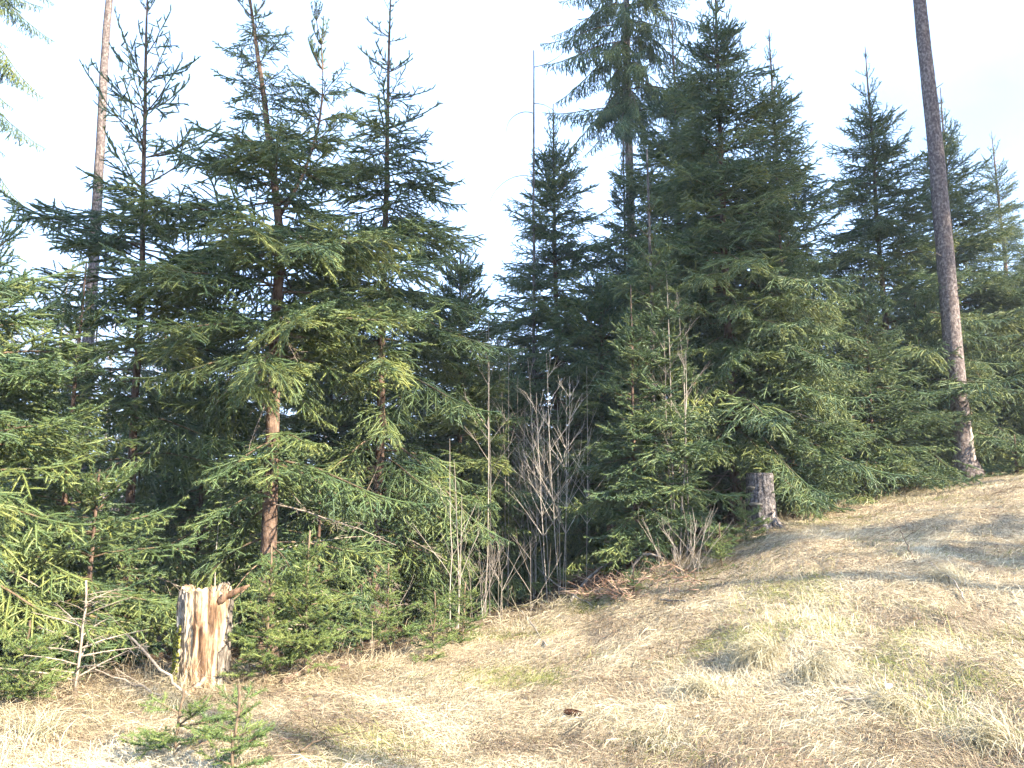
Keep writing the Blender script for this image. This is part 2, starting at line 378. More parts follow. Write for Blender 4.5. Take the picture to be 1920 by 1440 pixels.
def spruce(name, label, base, H, r0, Rc, zb, seed, bark=None, bends=((0, 0, 0), (99, 0, 0)), p=0.8, whorl=0.42, per=5, kinds=None, top_open=1.2, dead=6, top_pitch=48, low_pitch=-10, cat='tree', group=None, inter=2, side=None, sprigs=True, zmax=None, flare=1.5, prof=None, drop=0.1, low_drop=0.0, stubs=0, r_top=0.008):
    g = np.random.default_rng(seed)
    root = obj(name, None, None, base, label=label, cat=cat, group=group); root.empty_display_size = 0.2
    P = trunk_line(H, bends, g); P[0, 2] -= 0.12
    mb, rad = trunk_mesh(P, r0, bark, flare, 12 if r0 > 0.05 else 7, seed, r_top)
    obj('trunk', mb.mesh('trunk', [bark or M_BARK_RED], True), root)
    # the crown's own mesh: leader shoot at the top and small dead twigs along the stem
    cb = MB()
    def on(z): return np.array([np.interp(z, P[:, 2], P[:, k]) for k in range(3)])
    topz = [H - 0.55 * k / 6 for k in range(7)][::-1] if H > 2 else [H - 0.25 * k / 5 for k in range(6)][::-1]
    Q = np.array([on(z) for z in topz])
    cb.needles(Q[:-1], Q[1:], 320, 0.015, 0.0028, g, 1)
    for z in np.arange(0.15, zb + 0.6, 0.16):
        if g.random() < min(1, dead / 8) and H > 3:
            az = g.random() * 6.28; d = (math.cos(az), math.sin(az), -0.1); ll = 0.15 + 0.5 * g.random() ** 2
            cb.tube(curve_pts(on(z), d, ll, 4, lambda s: -25 * s, g, 0.12), np.linspace(0.005, 0.0015, 5), 3, 0, cap=False)
    crown = obj('crown', cb.mesh('crown', [M_DEAD, M_NEEDLE]), root)
    def put(z, az, ln, pitch, kind):
        l, me = pick(kind, ln, g); sc = ln / l
        rr = np.interp(z, P[:, 2], rad) * 0.6
        o = on(z) + np.array([math.cos(az), math.sin(az), 0]) * rr
        obj('branch', me, crown, o, (g.normal() * 0.15, -R(pitch), az), sc)
    z, az = zb, g.random() * 6.28
    while z < H - 0.12:
        t = (z - zb) / (H - zb)
        ln0 = Rc * max(0.02, (1 - t)) ** p * (0.8 + 0.2 * min(1, t * 6))
        if prof: ln0 = float(np.interp(z, [q_[0] for q_ in prof], [q_[1] for q_ in prof]))
        pitch = low_pitch + (top_pitch - low_pitch) * t ** 1.3
        ks = kinds or ('old', 'mid', 'young')
        kd = ks[0] if t < 0.35 else (ks[1] if t < 0.75 else ks[2])
        if H - z < top_open: kd = 'open'
        if ln0 < 0.35 and kd in ('mid', 'old', 'hang'): kd = 'young'
        w = whorl * 0.9 * (0.75 + 0.35 * (1 - t)) if H - z > top_open else whorl
        m = per if t < 0.9 else max(4, per - 1)
        for k in range(m):
            a = az + k * 6.283 / m + g.normal() * 0.22
            ln = max(0.14, ln0 * (0.72 + 0.55 * g.random()))
            if g.random() < (drop + low_drop * (1 - sstep(0.15, 0.45, t))): continue
            if side is not None: ln *= 0.62 + 0.5 * (0.5 + 0.5 * math.cos(a - side))
            put(z + g.normal() * 0.04, a, ln, pitch + g.normal() * 9, kd)
        if H - z > top_open:
            for k in range(inter if g.random() > low_drop * (1 - sstep(0.15, 0.45, t)) else 0):
                put(z + w * (0.25 + 0.5 * g.random()), g.random() * 6.28, max(0.12, ln0 * (0.45 + 0.45 * g.random())), pitch + g.normal() * 10, kd)
        z += w; az += 2.4
        if zmax and z > zmax: break
    for k in range(stubs):
        zz = 0.8 + 9.0 * g.random(); a = g.random() * 6.28; sb_ = MB(); q = on(zz); rr = np.interp(zz, P[:, 2], rad); ll = rr * 0.7 + 0.04 + 0.10 * g.random() ** 2
        dv = np.array([math.cos(a), math.sin(a), 0.25 + 0.3 * g.normal()]); sb_.tube(np.array([q, q + dv * ll * 0.6, q + dv * (ll + rr * 0.5)]), [0.02, 0.012, 0.006], 6, 0)
        obj('branch_stub', sb_.mesh('branch_stub', [M_DEAD]), root)
    for k in range(dead):
        zz = 0.4 + (zb - 0.2) * g.random() if zb > 0.8 else 0.3 + g.random() * 0.8
        if H > 3: put(zz, g.random() * 6.28, min(1.5, Rc * 0.65) * (0.5 + 0.5 * g.random()), -12 + g.normal() * 12, 'dead')
    root['_put'] = 0
    del root['_put']
    return root, put, on

def at_px(px, py, Y):
    p = place(px, py, Y); return Vector((p.x, Y, hz(p.x, Y)))
def top_h(base, py):
    return place(960, py, base.y).z - base.z

def tree(label, px, py, Y, toppy, r0, Rc, zb, seed, name='spruce_tree', **kw):
    b_ = at_px(px, py, Y); return spruce(name, label, b_, top_h(b_, toppy), r0, Rc, zb, seed, **kw)

# --- front row, left to right
b_ = at_px(-90, 900, 6.2)
spruce('spruce_tree', 'spruce at the left edge whose sunlit lower branches reach in over the grass', b_, 3.7, 0.06, 2.0, 0.2, 11, p=0.5, top_open=0.4, kinds=('old', 'mid', 'mid'), whorl=0.38, per=7, inter=4, low_pitch=-6, dead=4)
tree('low spreading sunlit spruce left of the pale rotten stump', 165, 1150, 6.9, 880, 0.035, 1.25, 0.1, 91, p=0.6, whorl=0.3, per=6, inter=3, kinds=('mid', 'mid', 'young'), low_pitch=-8, top_open=0.3, dead=0)
tree('spruce behind the saplings right of the pale rotten stump', 600, 1100, 8.6, 900, 0.04, 1.2, 0.1, 92, p=0.6, whorl=0.32, per=6, inter=3, kinds=('mid', 'mid', 'young'), low_pitch=-6, top_open=0.3, dead=0)
t1 = tree('slender spruce left of the tallest forked one, bare upright shoots at its tip', 246, 800, 8.3, -25, 0.062, 1.75, 0.9, 12, top_open=2.7, whorl=0.44, per=5, top_pitch=56, drop=0.25, inter=2, low_drop=0.32, prof=((0.9, 1.35), (3.0, 1.5), (4.2, 1.4), (5.0, 1.1), (6.0, 0.8), (7.0, 0.5), (7.6, 0.3)), kinds=('old', 'mid', 'open'), dead=6, bends=((0, 0.06, 0), (4, 0, 0), (8.4, -0.2, 0)))
t2 = tree('thick-stemmed spruce with a forked top behind the pale rotten stump', 507, 900, 8.0, -60, 0.105, 1.7, 0.75, 13, whorl=0.42, per=6, inter=3, top_open=0.9, kinds=('old', 'mid', 'mid'), dead=16, top_pitch=35, drop=0.2, low_drop=0.32,
          prof=((0.7, 1.3), (2.4, 1.5), (4.2, 1.7), (5.0, 1.5), (5.4, 1.05), (5.75, 0.5), (7.4, 0.36), (8.3, 0.2)),
          bends=((0, 0, 0), (4.4, -0.06, 0), (6.0, -0.30, 0), (8.2, -0.70, 0)))
t3 = tree('straight spruce with thin dark whorls spaced along its open top', 710, 850, 9.8, -18, 0.085, 1.9, 0.8, 14, top_open=2.3, whorl=0.46, per=6, inter=2, top_pitch=20, drop=0.15, low_drop=0.32, prof=((0.8, 1.7), (3.0, 1.8), (4.9, 1.65), (6.2, 1.25), (7.0, 0.7), (7.6, 0.5), (8.7, 0.2)), kinds=('old', 'mid', 'open'), dead=7)
# second leader of the forked spruce, grown from its stem
def leader(root_put_on, z, az, out, up, seed):
    root, put, on = root_put_on; g = np.random.default_rng(seed); p0 = on(z)
    cr = [c for c in root.children if c.name.startswith('crown')][0]
    Q = curve_pts(p0, (math.cos(az) * out, math.sin(az) * out, 0.6), up, 8, lambda s: 45 * s, g, 0.03)
    mb = MB(); mb.tube(Q, np.linspace(0.022, 0.005, 9), 7, 0); mb.needles(Q[4:-1], Q[5:], 260, 0.016, 0.003, g, 1)
    obj('side_leader', mb.mesh('side_leader', [M_BARK_RED, M_NEEDLE]), cr)
    for i in range(2, 9):
        for k in range(5):
            a = g.random() * 6.28; l, me = pick('open' if i > 5 else 'mid', 0.95 - 0.09 * i, g)
            obj('branch', me, cr, Q[i], (0, -R(25 + 4 * i), a), (0.95 - 0.09 * i) / l)
leader(t2, 4.7, 0.15, 0.35, 2.5, 5)
# boughs and dead sprays that stand out in front of the stems
for put_, rows in ((t1[1], ((2.75, -1.75, 1.0, 4, 'mid'), (2.70, -1.05, 0.9, 0, 'mid'), (2.0, -2.2, 1.1, -6, 'mid'), (1.5, -1.2, 1.2, -12, 'old'), (3.3, -2.4, 1.0, 8, 'mid'))),
                   (t2[1], ((3.3, -1.7, 1.1, -28, 'dead'), (3.2, -2.0, 1.0, -35, 'dead'), (3.1, -1.3, 1.0, -30, 'dead'), (2.8, -1.6, 0.9, -45, 'dead'), (3.4, -1.0, 1.0, -20, 'dead'), (1.55, -0.35, 1.5, -8, 'dead'),
                            (2.2, -1.95, 1.1, -14, 'mid'), (2.15, -1.2, 1.0, -10, 'mid'), (1.7, -2.3, 1.0, -12, 'mid'), (3.6, -0.9, 1.3, 6, 'mid'), (3.5, -2.2, 1.1, 6, 'mid'))),
                   (t3[1], ((2.3, -0.9, 1.6, -6, 'old'), (1.9, -0.4, 1.7, -8, 'old'), (1.5, -1.4, 1.2, -12, 'mid'), (2.2, -1.6, 0.9, -25, 'dead'), (1.4, -0.6, 1.2, -10, 'dead'))),):
    for row in rows: put_(*row)

tree('young sunlit spruce with a yellow-green pointed tip, low at the left', 146, 650, 7.3, 492, 0.04, 1.15, 0.2, 15, top_open=0.5, whorl=0.34, per=5, kinds=('mid', 'mid', 'young'), low_pitch=0, dead=0)
tree('broad dark spruce filling the gap beside the straight open-topped one', 862, 700, 11.6, 470, 0.06, 2.1, 0.4, 16, p=0.6, per=7, inter=4, top_open=0.5)
tree('dense pointed dark spruce in the middle beside the bare dead pole', 1046, 650, 14.0, 195, 0.09, 2.9, 0.4, 17, p=0.85, per=7, inter=4, whorl=0.40, top_open=1.2)
tree('narrow young spruce with a long bare leader rising above the mossy stump', 1221, 700, 10.2, 278, 0.045, 1.35, 0.15, 18, r_top=0.014, p=1.0, whorl=0.33, per=7, inter=4, top_open=1.7, kinds=('mid', 'young', 'young'), bark=M_BARK_PALE, top_pitch=55, low_pitch=-6, dead=2)
tree('small spruce tucked left of the young one with the bare leader', 1186, 800, 10.0, 535, 0.035, 0.85, 0.5, 19, p=0.85, whorl=0.32, per=5, kinds=('mid', 'young', 'young'), top_open=0.7, low_pitch=-5, dead=0)
t8 = tree('big broad spruce right of centre with a reddish lower stem', 1372, 750, 11.6, -70, 0.10, 2.6, 1.2, 20, p=0.85, whorl=0.40, per=7, inter=4, top_open=1.6, dead=8)
tree('spruce with a thin spire standing just behind the big broad one', 1278, 500, 14.2, 22, 0.09, 2.7, 0.6, 21, p=0.85, whorl=0.40, per=7, inter=4, top_open=1.8)
tree('spruce filling the right flank of the big broad one', 1462, 500, 13.2, 55, 0.08, 2.3, 0.4, 22, p=0.9, whorl=0.40, per=7, inter=4, top_open=1.5)
tree('young spruce with a short tan leader in front of the big broad one', 1474, 700, 11.4, 332, 0.05, 1.35, 0.35, 23, p=0.8, whorl=0.36, per=7, inter=4, top_open=0.45, kinds=('mid', 'mid', 'young'), low_pitch=-4, dead=0)
tree('conical spruce with a needle-thin tip left of the tall leaning stem', 1662, 650, 15.2, 88, 0.09, 3.1, 0.4, 24, p=1.0, whorl=0.42, per=7, inter=4, top_open=1.6)
tree('low sunlit spruce at the foot of the conical one', 1630, 750, 13.2, 520, 0.05, 1.8, 0.1, 25, p=0.7, whorl=0.34, per=7, inter=4, kinds=('mid', 'mid', 'young'), low_pitch=0, top_open=0.4, dead=0)
tree('sunlit bushy spruce just left of the foot of the tall leaning stem', 1730, 780, 14.4, 560, 0.05, 1.6, 0.1, 26, p=0.65, whorl=0.34, per=7, inter=4, kinds=('mid', 'mid', 'young'), low_pitch=0, top_open=0.4, dead=0)
tree('dark spruce right behind the tall leaning stem', 1798, 600, 17.5, 165, 0.10, 3.4, 0.4, 27, p=1.0, whorl=0.44, per=7, inter=4, top_open=1.4)
tree('pale distant spruce at the right edge', 1892, 600, 27.0, 245, 0.14, 2.2, 1.0, 28, p=0.6, whorl=0.6, per=5, inter=2, top_open=2.0)
tree('small bright spruce on the bank at the right edge', 1905, 860, 13.6, 815, 0.03, 0.8, 0.1, 29, name='young_spruce', p=0.8, whorl=0.25, per=6, kinds=('young', 'young', 'young'), low_pitch=5, top_open=0.3, dead=0)
tree('dark spruce half out of frame at the far right behind the bank', 1960, 700, 17.0, 420, 0.09, 2.2, 0.2, 30, p=0.7, whorl=0.42, per=7, inter=4, top_open=1.0)
tree('half-grown dark spruce at the left edge behind the sunlit one', -30, 700, 12.0, 395, 0.08, 2.0, 0.3, 31, p=0.75, whorl=0.45, per=5, inter=2, top_open=1.5)
tree('shaded spruce low in the dark between the slender and forked ones', 385, 800, 10.8, 560, 0.05, 2.0, 0.2, 32, p=0.5, per=7, inter=4, top_open=0.3)
tree('shaded bushy spruce behind the straight open-topped one', 620, 800, 12.0, 520, 0.05, 2.2, 0.2, 33, p=0.55, per=7, inter=4, top_open=0.3)
tree('shaded spruce deep in the gap left of the bare shrub', 960, 850, 13.0, 690, 0.05, 1.7, 0.1, 34, p=0.6, per=7, inter=4, top_open=0.3)
tree('shaded spruce behind the cut stump with bracket fungus', 1330, 800, 13.4, 480, 0.06, 2.1, 0.1, 35, p=0.55, per=7, inter=4, top_open=0.3)
tree('shaded spruce behind the young one with the bare leader', 1130, 800, 13.0, 520, 0.06, 2.0, 0.1, 36, p=0.55, per=7, inter=4, top_open=0.3)

for row in ((4.3, -1.45, 1.5, 12, 'mid'), (3.4, -1.2, 1.6, 6, 'mid'), (2.7, -1.35, 1.5, 0, 'mid'), (2.6, -0.7, 1.9, -4, 'old'), (5.2, -1.75, 1.3, 15, 'mid'), (1.9, -1.0, 1.6, -10, 'dead')): t8[1](*row)

tree('mid-sized spruce in front of the tall one with hanging foliage', 1168, 500, 15.0, 262, 0.07, 1.9, 0.4, 93, p=0.8, whorl=0.42, per=6, inter=3, top_open=1.0)

# --- tall stems whose crowns are above the frame
def tall(label, px0, py0, Y, H, r0, Rc, zb, seed, bark, name='tall_spruce', **kw):
    b_ = at_px(px0, py0, Y); return spruce(name, label, b_, H, r0, Rc, zb, seed, bark=bark, **kw)
tall('tall pale bare stem rising behind the slender spruce at the left', 186, 500, 16.0, 24, 0.165, 2.2, 15.0, 41, M_BARK_GREY, stubs=12, bends=((0, 0, 0), (13, -0.25, 0), (24, -0.3, 0)), whorl=0.7, per=5, inter=1, dead=0, kinds=('hang', 'old', 'mid'))
leaning = tall('tall dark leaning stem with sunlit bark patches at the right', 1806, 850, 13.9, 23, 0.205, 2.3, 13.0, 42, M_BARK_GREY, whorl=0.7, per=5, inter=1, dead=0, kinds=('hang', 'old', 'mid'), flare=1.7, stubs=16, bends=((0, 0, 0), (6, -0.08, 0), (23, -0.5, 0)))
mb = MB(); zs = np.linspace(0.12, 1.0, 16); V = []     # patch of stripped pale wood at the foot of the leaning stem
for i_, z_ in enumerate(zs):
    e0, e1 = R(-78) + 0.12 * math.sin(i_ * 1.9), R(-40) + 0.15 * math.sin(i_ * 1.3); k_ = math.sin(math.pi * (i_ + 0.6) / 16.2); c_ = (e0 + e1) / 2
    for j_ in range(7):
        a_ = c_ + (j_ / 6 - 0.5) * (e1 - e0) * k_; r_ = 0.18 * (1 + 0.7 * math.exp(-z_ / 0.18)) * 1.02 + (0.012 if 0 < j_ < 6 else -0.02); V.append((math.cos(a_) * r_ - 0.013 * z_, math.sin(a_) * r_, z_))
mb.add(V, [t_ for i_ in range(15) for j_ in range(6) for t_ in ((i_ * 7 + j_, i_ * 7 + j_ + 1, i_ * 7 + j_ + 8), (i_ * 7 + j_, i_ * 7 + j_ + 8, i_ * 7 + j_ + 7))])
obj('bare_wood', mb.mesh('bare_wood', [mat('stripped_pale_wood', [(0.3, (0.22, 0.18, 0.15)), (0.7, (0.48, 0.43, 0.37))], (24, 24, 6), 5, 0.85, bump=0.5)], True), leaning[0])
tall('tall spruce with hanging foliage against the white sky, top centre', 1184, 300, 18.5, 26, 0.17, 2.7, 10.4, 43, M_BARK_PALE, whorl=0.65, per=6, inter=3, dead=9, kinds=('hang', 'hang', 'old'), low_pitch=-8, zmax=18, drop=0.2)
tall('tall spruce out at the left whose hanging sprays enter the top corner', -120, 300, 14.0, 22, 0.17, 2.2, 9.4, 44, M_BARK_GREY, whorl=0.6, per=7, inter=4, dead=0, kinds=('hang', 'hang', 'mid'), low_pitch=-25, zmax=16)

# --- saplings
def sapling(label, px, py, h, Rc, seed, fork=False, name='spruce_sapling', Y=None, **kw):
    b_ = ground_at(px, py) if Y is None else at_px(px, py, Y)
    return spruce(name, label, b_, h, 0.004 + 0.005 * h, Rc, 0.12 * h, seed, kinds=('fresh', 'fresh', 'fresh'), whorl=0.11 + 0.03 * h, per=5, inter=2, top_open=0.0, p=0.75, top_pitch=58, low_pitch=6, dead=0, cat='sapling', bark=M_TWIG, **kw)
sapling('tallest spruce sapling right of the pale rotten stump', 572, 1275, 1.22, 0.55, 51)
sapling('spruce sapling leaning against the right side of the pale rotten stump', 498, 1282, 1.12, 0.46, 52)
sapling('slim spruce sapling standing behind the lying log', 722, 1225, 0.85, 0.4, 53)
sapling('thin yellowish spruce sapling at the edge of the dead grass', 812, 1238, 0.62, 0.3, 54)
sapling('spruce sapling with a bright tip before the pale poles', 868, 1210, 0.62, 0.32, 55)
sapling('small spruce sapling in front of the arched dead branches', 1188, 1112, 0.36, 0.22, 56)
sapling('bushy spruce sapling left of the cut stump with bracket fungus', 1352, 1062, 0.5, 0.36, 57)
sapling('spruce sapling growing close against the cut stump', 1402, 1020, 0.55, 0.35, 58)
sapling('small spruce sapling at the bottom edge, left of the sunny grass', 432, 1470, 0.5, 0.34, 59, drop=0.35)
sapling('low spruce sapling in the bottom left with one long bare-stemmed branch', 330, 1415, 0.36, 0.42, 60, drop=0.35)
sapling('spruce sapling at the far left bottom in the dry grass', 40, 1330, 0.6, 0.45, 61)


# ------------------------------------------------------------------ woods behind
def far_spruce(label, px, Y, H, Rc, seed):
    b_ = at_px(px, 800, Y)
    return spruce('background_spruce', label, b_, H, 0.09, Rc, 0.5, seed, p=0.6, whorl=0.65, per=7, inter=2, top_open=0.8, dead=0, kinds=('old', 'old', 'old'), group='spruces in the woods behind')
FAR_LABEL = 'one of the dark spruces deep in the woods behind the front row'
for i, (px, Y, toppy) in enumerate(((-60, 17, 560), (70, 19, 590), (300, 18, 560), (430, 17, 600), (560, 19, 540), (690, 16, 570), (800, 18, 560), (905, 19, 640), (1010, 18, 690),
                                   (1210, 18, 440), (1420, 20, 350), (1540, 19, 470), (1590, 17, 560), (1860, 20, 500), (1950, 21, 520))):
    b_ = at_px(px, 800, Y); far_spruce(FAR_LABEL, px, Y, top_h(b_, toppy), 2.9, 300 + i)

def grow(mb, p, d, ln, r, depth, g, spread=0.5, up=0.25, m=0, nseg=5, kids=(3, 5)):
    P = curve_pts(p, d, ln, nseg, lambda s: 0, g, 0.07)
    mb.tube(P, np.linspace(r, r * 0.35 if depth else 0.001, nseg + 1), 5 if r > 0.015 else 3, m, cap=False)
    if depth <= 0: return
    for k in range(int(g.integers(kids[0], kids[1] + 1))):
        s = 0.3 + 0.65 * g.random(); i = min(nseg - 1, int(s * nseg)); q = P[i] + (P[i + 1] - P[i]) * (s * nseg - i)
        dd = unit(P[i + 1] - P[i]); rv = unit(np.cross(dd, g.normal(size=3)))
        nd = unit(dd + rv * spread * (0.7 + 0.6 * g.random()) + np.array([0, 0, up]))
        grow(mb, q, nd, ln * (0.35 + 0.25 * g.random()), max(0.0016, r * 0.42), depth - 1, g, spread, up, m, max(3, nseg - 1), kids)
far_lib = []
for v in range(4):
    g = np.random.default_rng(700 + v); H = 9.0
    P = trunk_line(H, ((0, 0, 0), (99, 0, 0)), g, 14, 0.05); tb, rad = trunk_mesh(P, 0.10, None, 1.3, 7, v)
    cb = MB()
    for z in np.arange(2.2, H - 0.2, 0.28):
        a = g.random() * 6.28; q = np.array([np.interp(z, P[:, 2], P[:, k]) for k in range(3)])
        grow(cb, q, (math.cos(a), math.sin(a), 0.9), 2.4 * (1 - z / H) ** 0.6 + 0.5, 0.018, 2, g, 0.55, 0.2, 0, 4, (4, 6))
    far_lib.append((tb.mesh('trunk', [M_FAR], True), cb.mesh('crown', [M_FAR])))
g = np.random.default_rng(31)
for i, (px, Y, sc) in enumerate([(20, 26, .95), (75, 30, 1.05), (115, 22, .95), (150, 34, 1.1), (215, 28, .9), (270, 33, 1.0), (330, 27, .85), (390, 32, .95), (455, 36, .95), (540, 30, .8), (620, 34, .9), (690, 30, .8),
                                 (760, 34, .85), (830, 28, .8), (880, 32, .95), (915, 25, .85), (940, 36, 1.0), (975, 29, .85), (1010, 33, .8), (1100, 36, .9), (1560, 36, .9), (1600, 32, .8), (1880, 36, 1.0), (-40, 24, .9)]):
    b_ = at_px(px, 600, Y)
    root = obj('bare_tree', None, None, b_, (0, 0, g.random() * 6.28), sc, label='one of the pale leafless trees far behind the spruces', cat='tree', group='leafless trees far behind')
    tm, cm = far_lib[i % 4]
    obj('trunk', tm, root); obj('crown', cm, root, kind='stuff')

# tall spruces on the sunny side of the clearing, beside and behind the viewer, that shade the tops and the slope
for i, (q, s_, zb, H, Rc, lb) in enumerate(((-0.6, 12.5, 16.3, 27, 3.6, 'tall spruce behind the viewer, outermost of the sunny side row'), (3.0, 14.0, 17.2, 28, 3.9, 'tall spruce on the sunny side, shading the forked spruce top'),
        (7.9, 14.0, 17.0, 27, 3.9, 'tall spruce on the sunny side, shading the tops at the centre'), (11.2, 14.0, 16.2, 28, 3.6, 'tall spruce on the sunny side, shading the big broad spruce'),
        (14.8, 13.0, 15.6, 27, 3.6, 'tall spruce on the sunny side, shading the conical spruce'), (18.4, 14.0, 16.6, 28, 3.6, 'tall spruce on the sunny side, farthest along the row'),
        (9.4, 9.5, 3.4, 10.0, 1.8, 'half-grown spruce on the sunny side, shading the grassy slope'))):
    x, y = q * 0.6 + s_ * 0.8, q * 0.8 - s_ * 0.6
    spruce('tall_spruce', lb, Vector((x, y, hz(x, y))), H, 0.11, Rc, zb, 800 + i, bark=M_BARK_GREY, whorl=0.55, per=8, inter=3, dead=0, kinds=('old', 'old', 'mid'), top_open=0.8, p=0.45, drop=0.1 if H > 12 else 0.45)

# ------------------------------------------------------------------ bare shrubs, poles and dead wood
M_STEM = mat('pale_bare_stem', [(0.3, (0.16, 0.135, 0.115)), (0.7, (0.38, 0.335, 0.285))], (14, 14, 5), 4, 0.85, objrand=0.25)
M_STEM_SUNLIT = mat('sunlit_bare_stem', [(0.3, (0.30, 0.26, 0.22)), (0.7, (0.55, 0.50, 0.44))], (14, 14, 5), 4, 0.85, objrand=0.25)  # lighter copy of the pale stem colour, sun on the centre shrub painted in
def shrub(name, label, base, stems, hmin, hmax, r, spread, seed, cat='shrub', kids=(4, 7), depth=2, group=None, lean=(0, 0), twig=4.5, m=None, basew=0.12):
    g = np.random.default_rng(seed); root = obj(name, None, None, base, label=label, cat=cat, group=group)
    for k in range(stems):
        mb = MB(); a = g.random() * 6.28; h = hmin + (hmax - hmin) * g.random(); o = spread * (0.2 + 0.8 * g.random())
        p = np.array([math.cos(a), math.sin(a), 0]) * basew * g.random() + np.array([0, 0, -0.05])
        a = a + g.normal() * 1.0
        d = (math.cos(a) * o + lean[0], math.sin(a) * o + lean[1], 1.0)
        P = curve_pts(p, d, h, 10, lambda s: 6 * s, g, 0.07)
        mb.tube(P, np.linspace(r * (0.7 + 0.5 * g.random()), 0.0022, 11), 5, 0, cap=False)
        for j in range(int(h * twig)):
            s = 0.28 + 0.7 * g.random(); i = min(9, int(s * 10)); q = P[i]; a2 = g.random() * 6.28
            grow(mb, q, (math.cos(a2) * 0.75, math.sin(a2) * 0.75, 1.0), 0.75 * (1.15 - s) + 0.15, 0.0042, depth - 1, g, 0.5, 0.25, 0, 4, (1, 3))
        obj('stem', mb.mesh('stem', [m or M_STEM]), root)
    return root
shrub('bare_shrub', 'many-stemmed leafless grey shrub in the dark gap at the centre', at_px(1058, 1040, 10.7), 9, 2.4, 3.7, 0.0058, 0.20, 61, twig=4.5, m=M_STEM_SUNLIT, basew=0.45)
shrub('bare_shrub', 'slim leafless shrub just left of the many-stemmed one', at_px(1000, 1040, 11.2), 4, 2.4, 3.6, 0.008, 0.12, 62)
shrub('bare_sapling', 'leafless forked sapling in front of the big broad spruce', at_px(1272, 1000, 10.0), 4, 2.8, 4.1, 0.014, 0.17, 63, cat='sapling', twig=2.5)
shrub('bare_sapling', 'pale double-stemmed leafless pole at the edge of the gap', at_px(914, 1080, 10.2), 2, 3.6, 4.2, 0.013, 0.09, 64, cat='sapling', twig=1.6)
shrub('bare_sapling', 'thin leafless pole behind the straight open-topped spruce', at_px(950, 1000, 11.0), 2, 3.3, 4.3, 0.009, 0.06, 65, cat='sapling', twig=1.6)
shrub('bare_sapling', 'short pale birch-like poles left of the double-stemmed one', at_px(832, 1120, 8.9), 3, 1.3, 2.3, 0.010, 0.12, 66, cat='sapling', twig=2, basew=0.3)
shrub('bare_sapling', 'thin grey pole rising behind the pale rotten stump', at_px(404, 1090, 8.2), 1, 1.9, 1.95, 0.012, 0.03, 67, cat='sapling', twig=1.5)
shrub('bare_shrub', 'low tangle of dead stalks before the double-stemmed pole', ground_at(945, 1165), 7, 0.5, 1.0, 0.0036, 0.30, 68, basew=0.6)
shrub('bare_shrub', 'low tangle of dead stalks between the poles and the sapling', ground_at(868, 1160), 9, 0.5, 1.0, 0.0045, 0.28, 69, basew=0.5)
shrub('bare_shrub', 'thin grey brush right of the arched dead branches', ground_at(1300, 1075), 14, 0.25, 0.55, 0.0032, 0.75, 70, basew=0.4)
shrub('bare_shrub', 'dead twiggy stalks at the margin behind the lying log', ground_at(690, 1215), 8, 0.3, 0.6, 0.0036, 0.4, 71, basew=0.5)
g = np.random.default_rng(172); q = ground_at(140, 1310)
root = obj('dead_sapling', None, None, q, label='brown dead spruce sapling with bare twigs left of the rotten stump', cat='sapling')
P = trunk_line(0.85, ((0, 0, 0), (9, 0.1, 0)), g); tb, _ = trunk_mesh(P, 0.012, None, 1.2, 6, 4); obj('trunk', tb.mesh('trunk', [M_DEAD], True), root)
for k in range(22):
    z = 0.12 + 0.65 * k / 22; l, me = pick('dead', 0.5, g); ln = 0.55 - 0.4 * z + 0.15 * g.random()
    obj('branch', me, root, (np.interp(z, P[:, 2], P[:, 0]), np.interp(z, P[:, 2], P[:, 1]), z), (0, -R(10 + 20 * g.random()), g.random() * 6.28), ln / l)
# thin dead pole by the pointed spruce
g = np.random.default_rng(73); b_ = at_px(1003, 600, 13.6); H = top_h(b_, 95)
root = obj('dead_pole', None, None, b_, label='thin dead pole with curved bare branches beside the pointed dark spruce', cat='dead tree')
P = trunk_line(H, ((0, 0, 0), (99, 0, 0)), g); tb, _ = trunk_mesh(P, 0.05, None, 1.2, 7, 3, 0.011)
obj('trunk', tb.mesh('trunk', [M_BARK_PALE], True), root)
for z, az, ln, bend in ((H - 0.35, 0.1, 0.95, 40), (H - 1.3, 3.3, 0.8, -110), (H - 1.1, 0.3, 0.5, -60), (H - 2.6, 3.1, 1.15, -100), (H - 2.0, 1.0, 0.5, -60), (H - 3.2, 2.6, 0.8, -80), (H - 3.6, 5.8, 0.7, -80)):
    mb = MB(); grow(mb, [np.interp(z, P[:, 2], P[:, k]) for k in range(3)], (math.cos(az), math.sin(az), 0.35), 0.02, 0.006, 0, g)
    Q = curve_pts([np.interp(z, P[:, 2], P[:, k]) for k in range(3)], (math.cos(az), math.sin(az), 0.3), ln, 9, lambda s, b=bend: b * s, g, 0.06)
    mb.tube(Q, np.linspace(0.010, 0.003, 10), 4, 0)
    obj('branch', mb.mesh('branch', [M_BARK_PALE]), root)

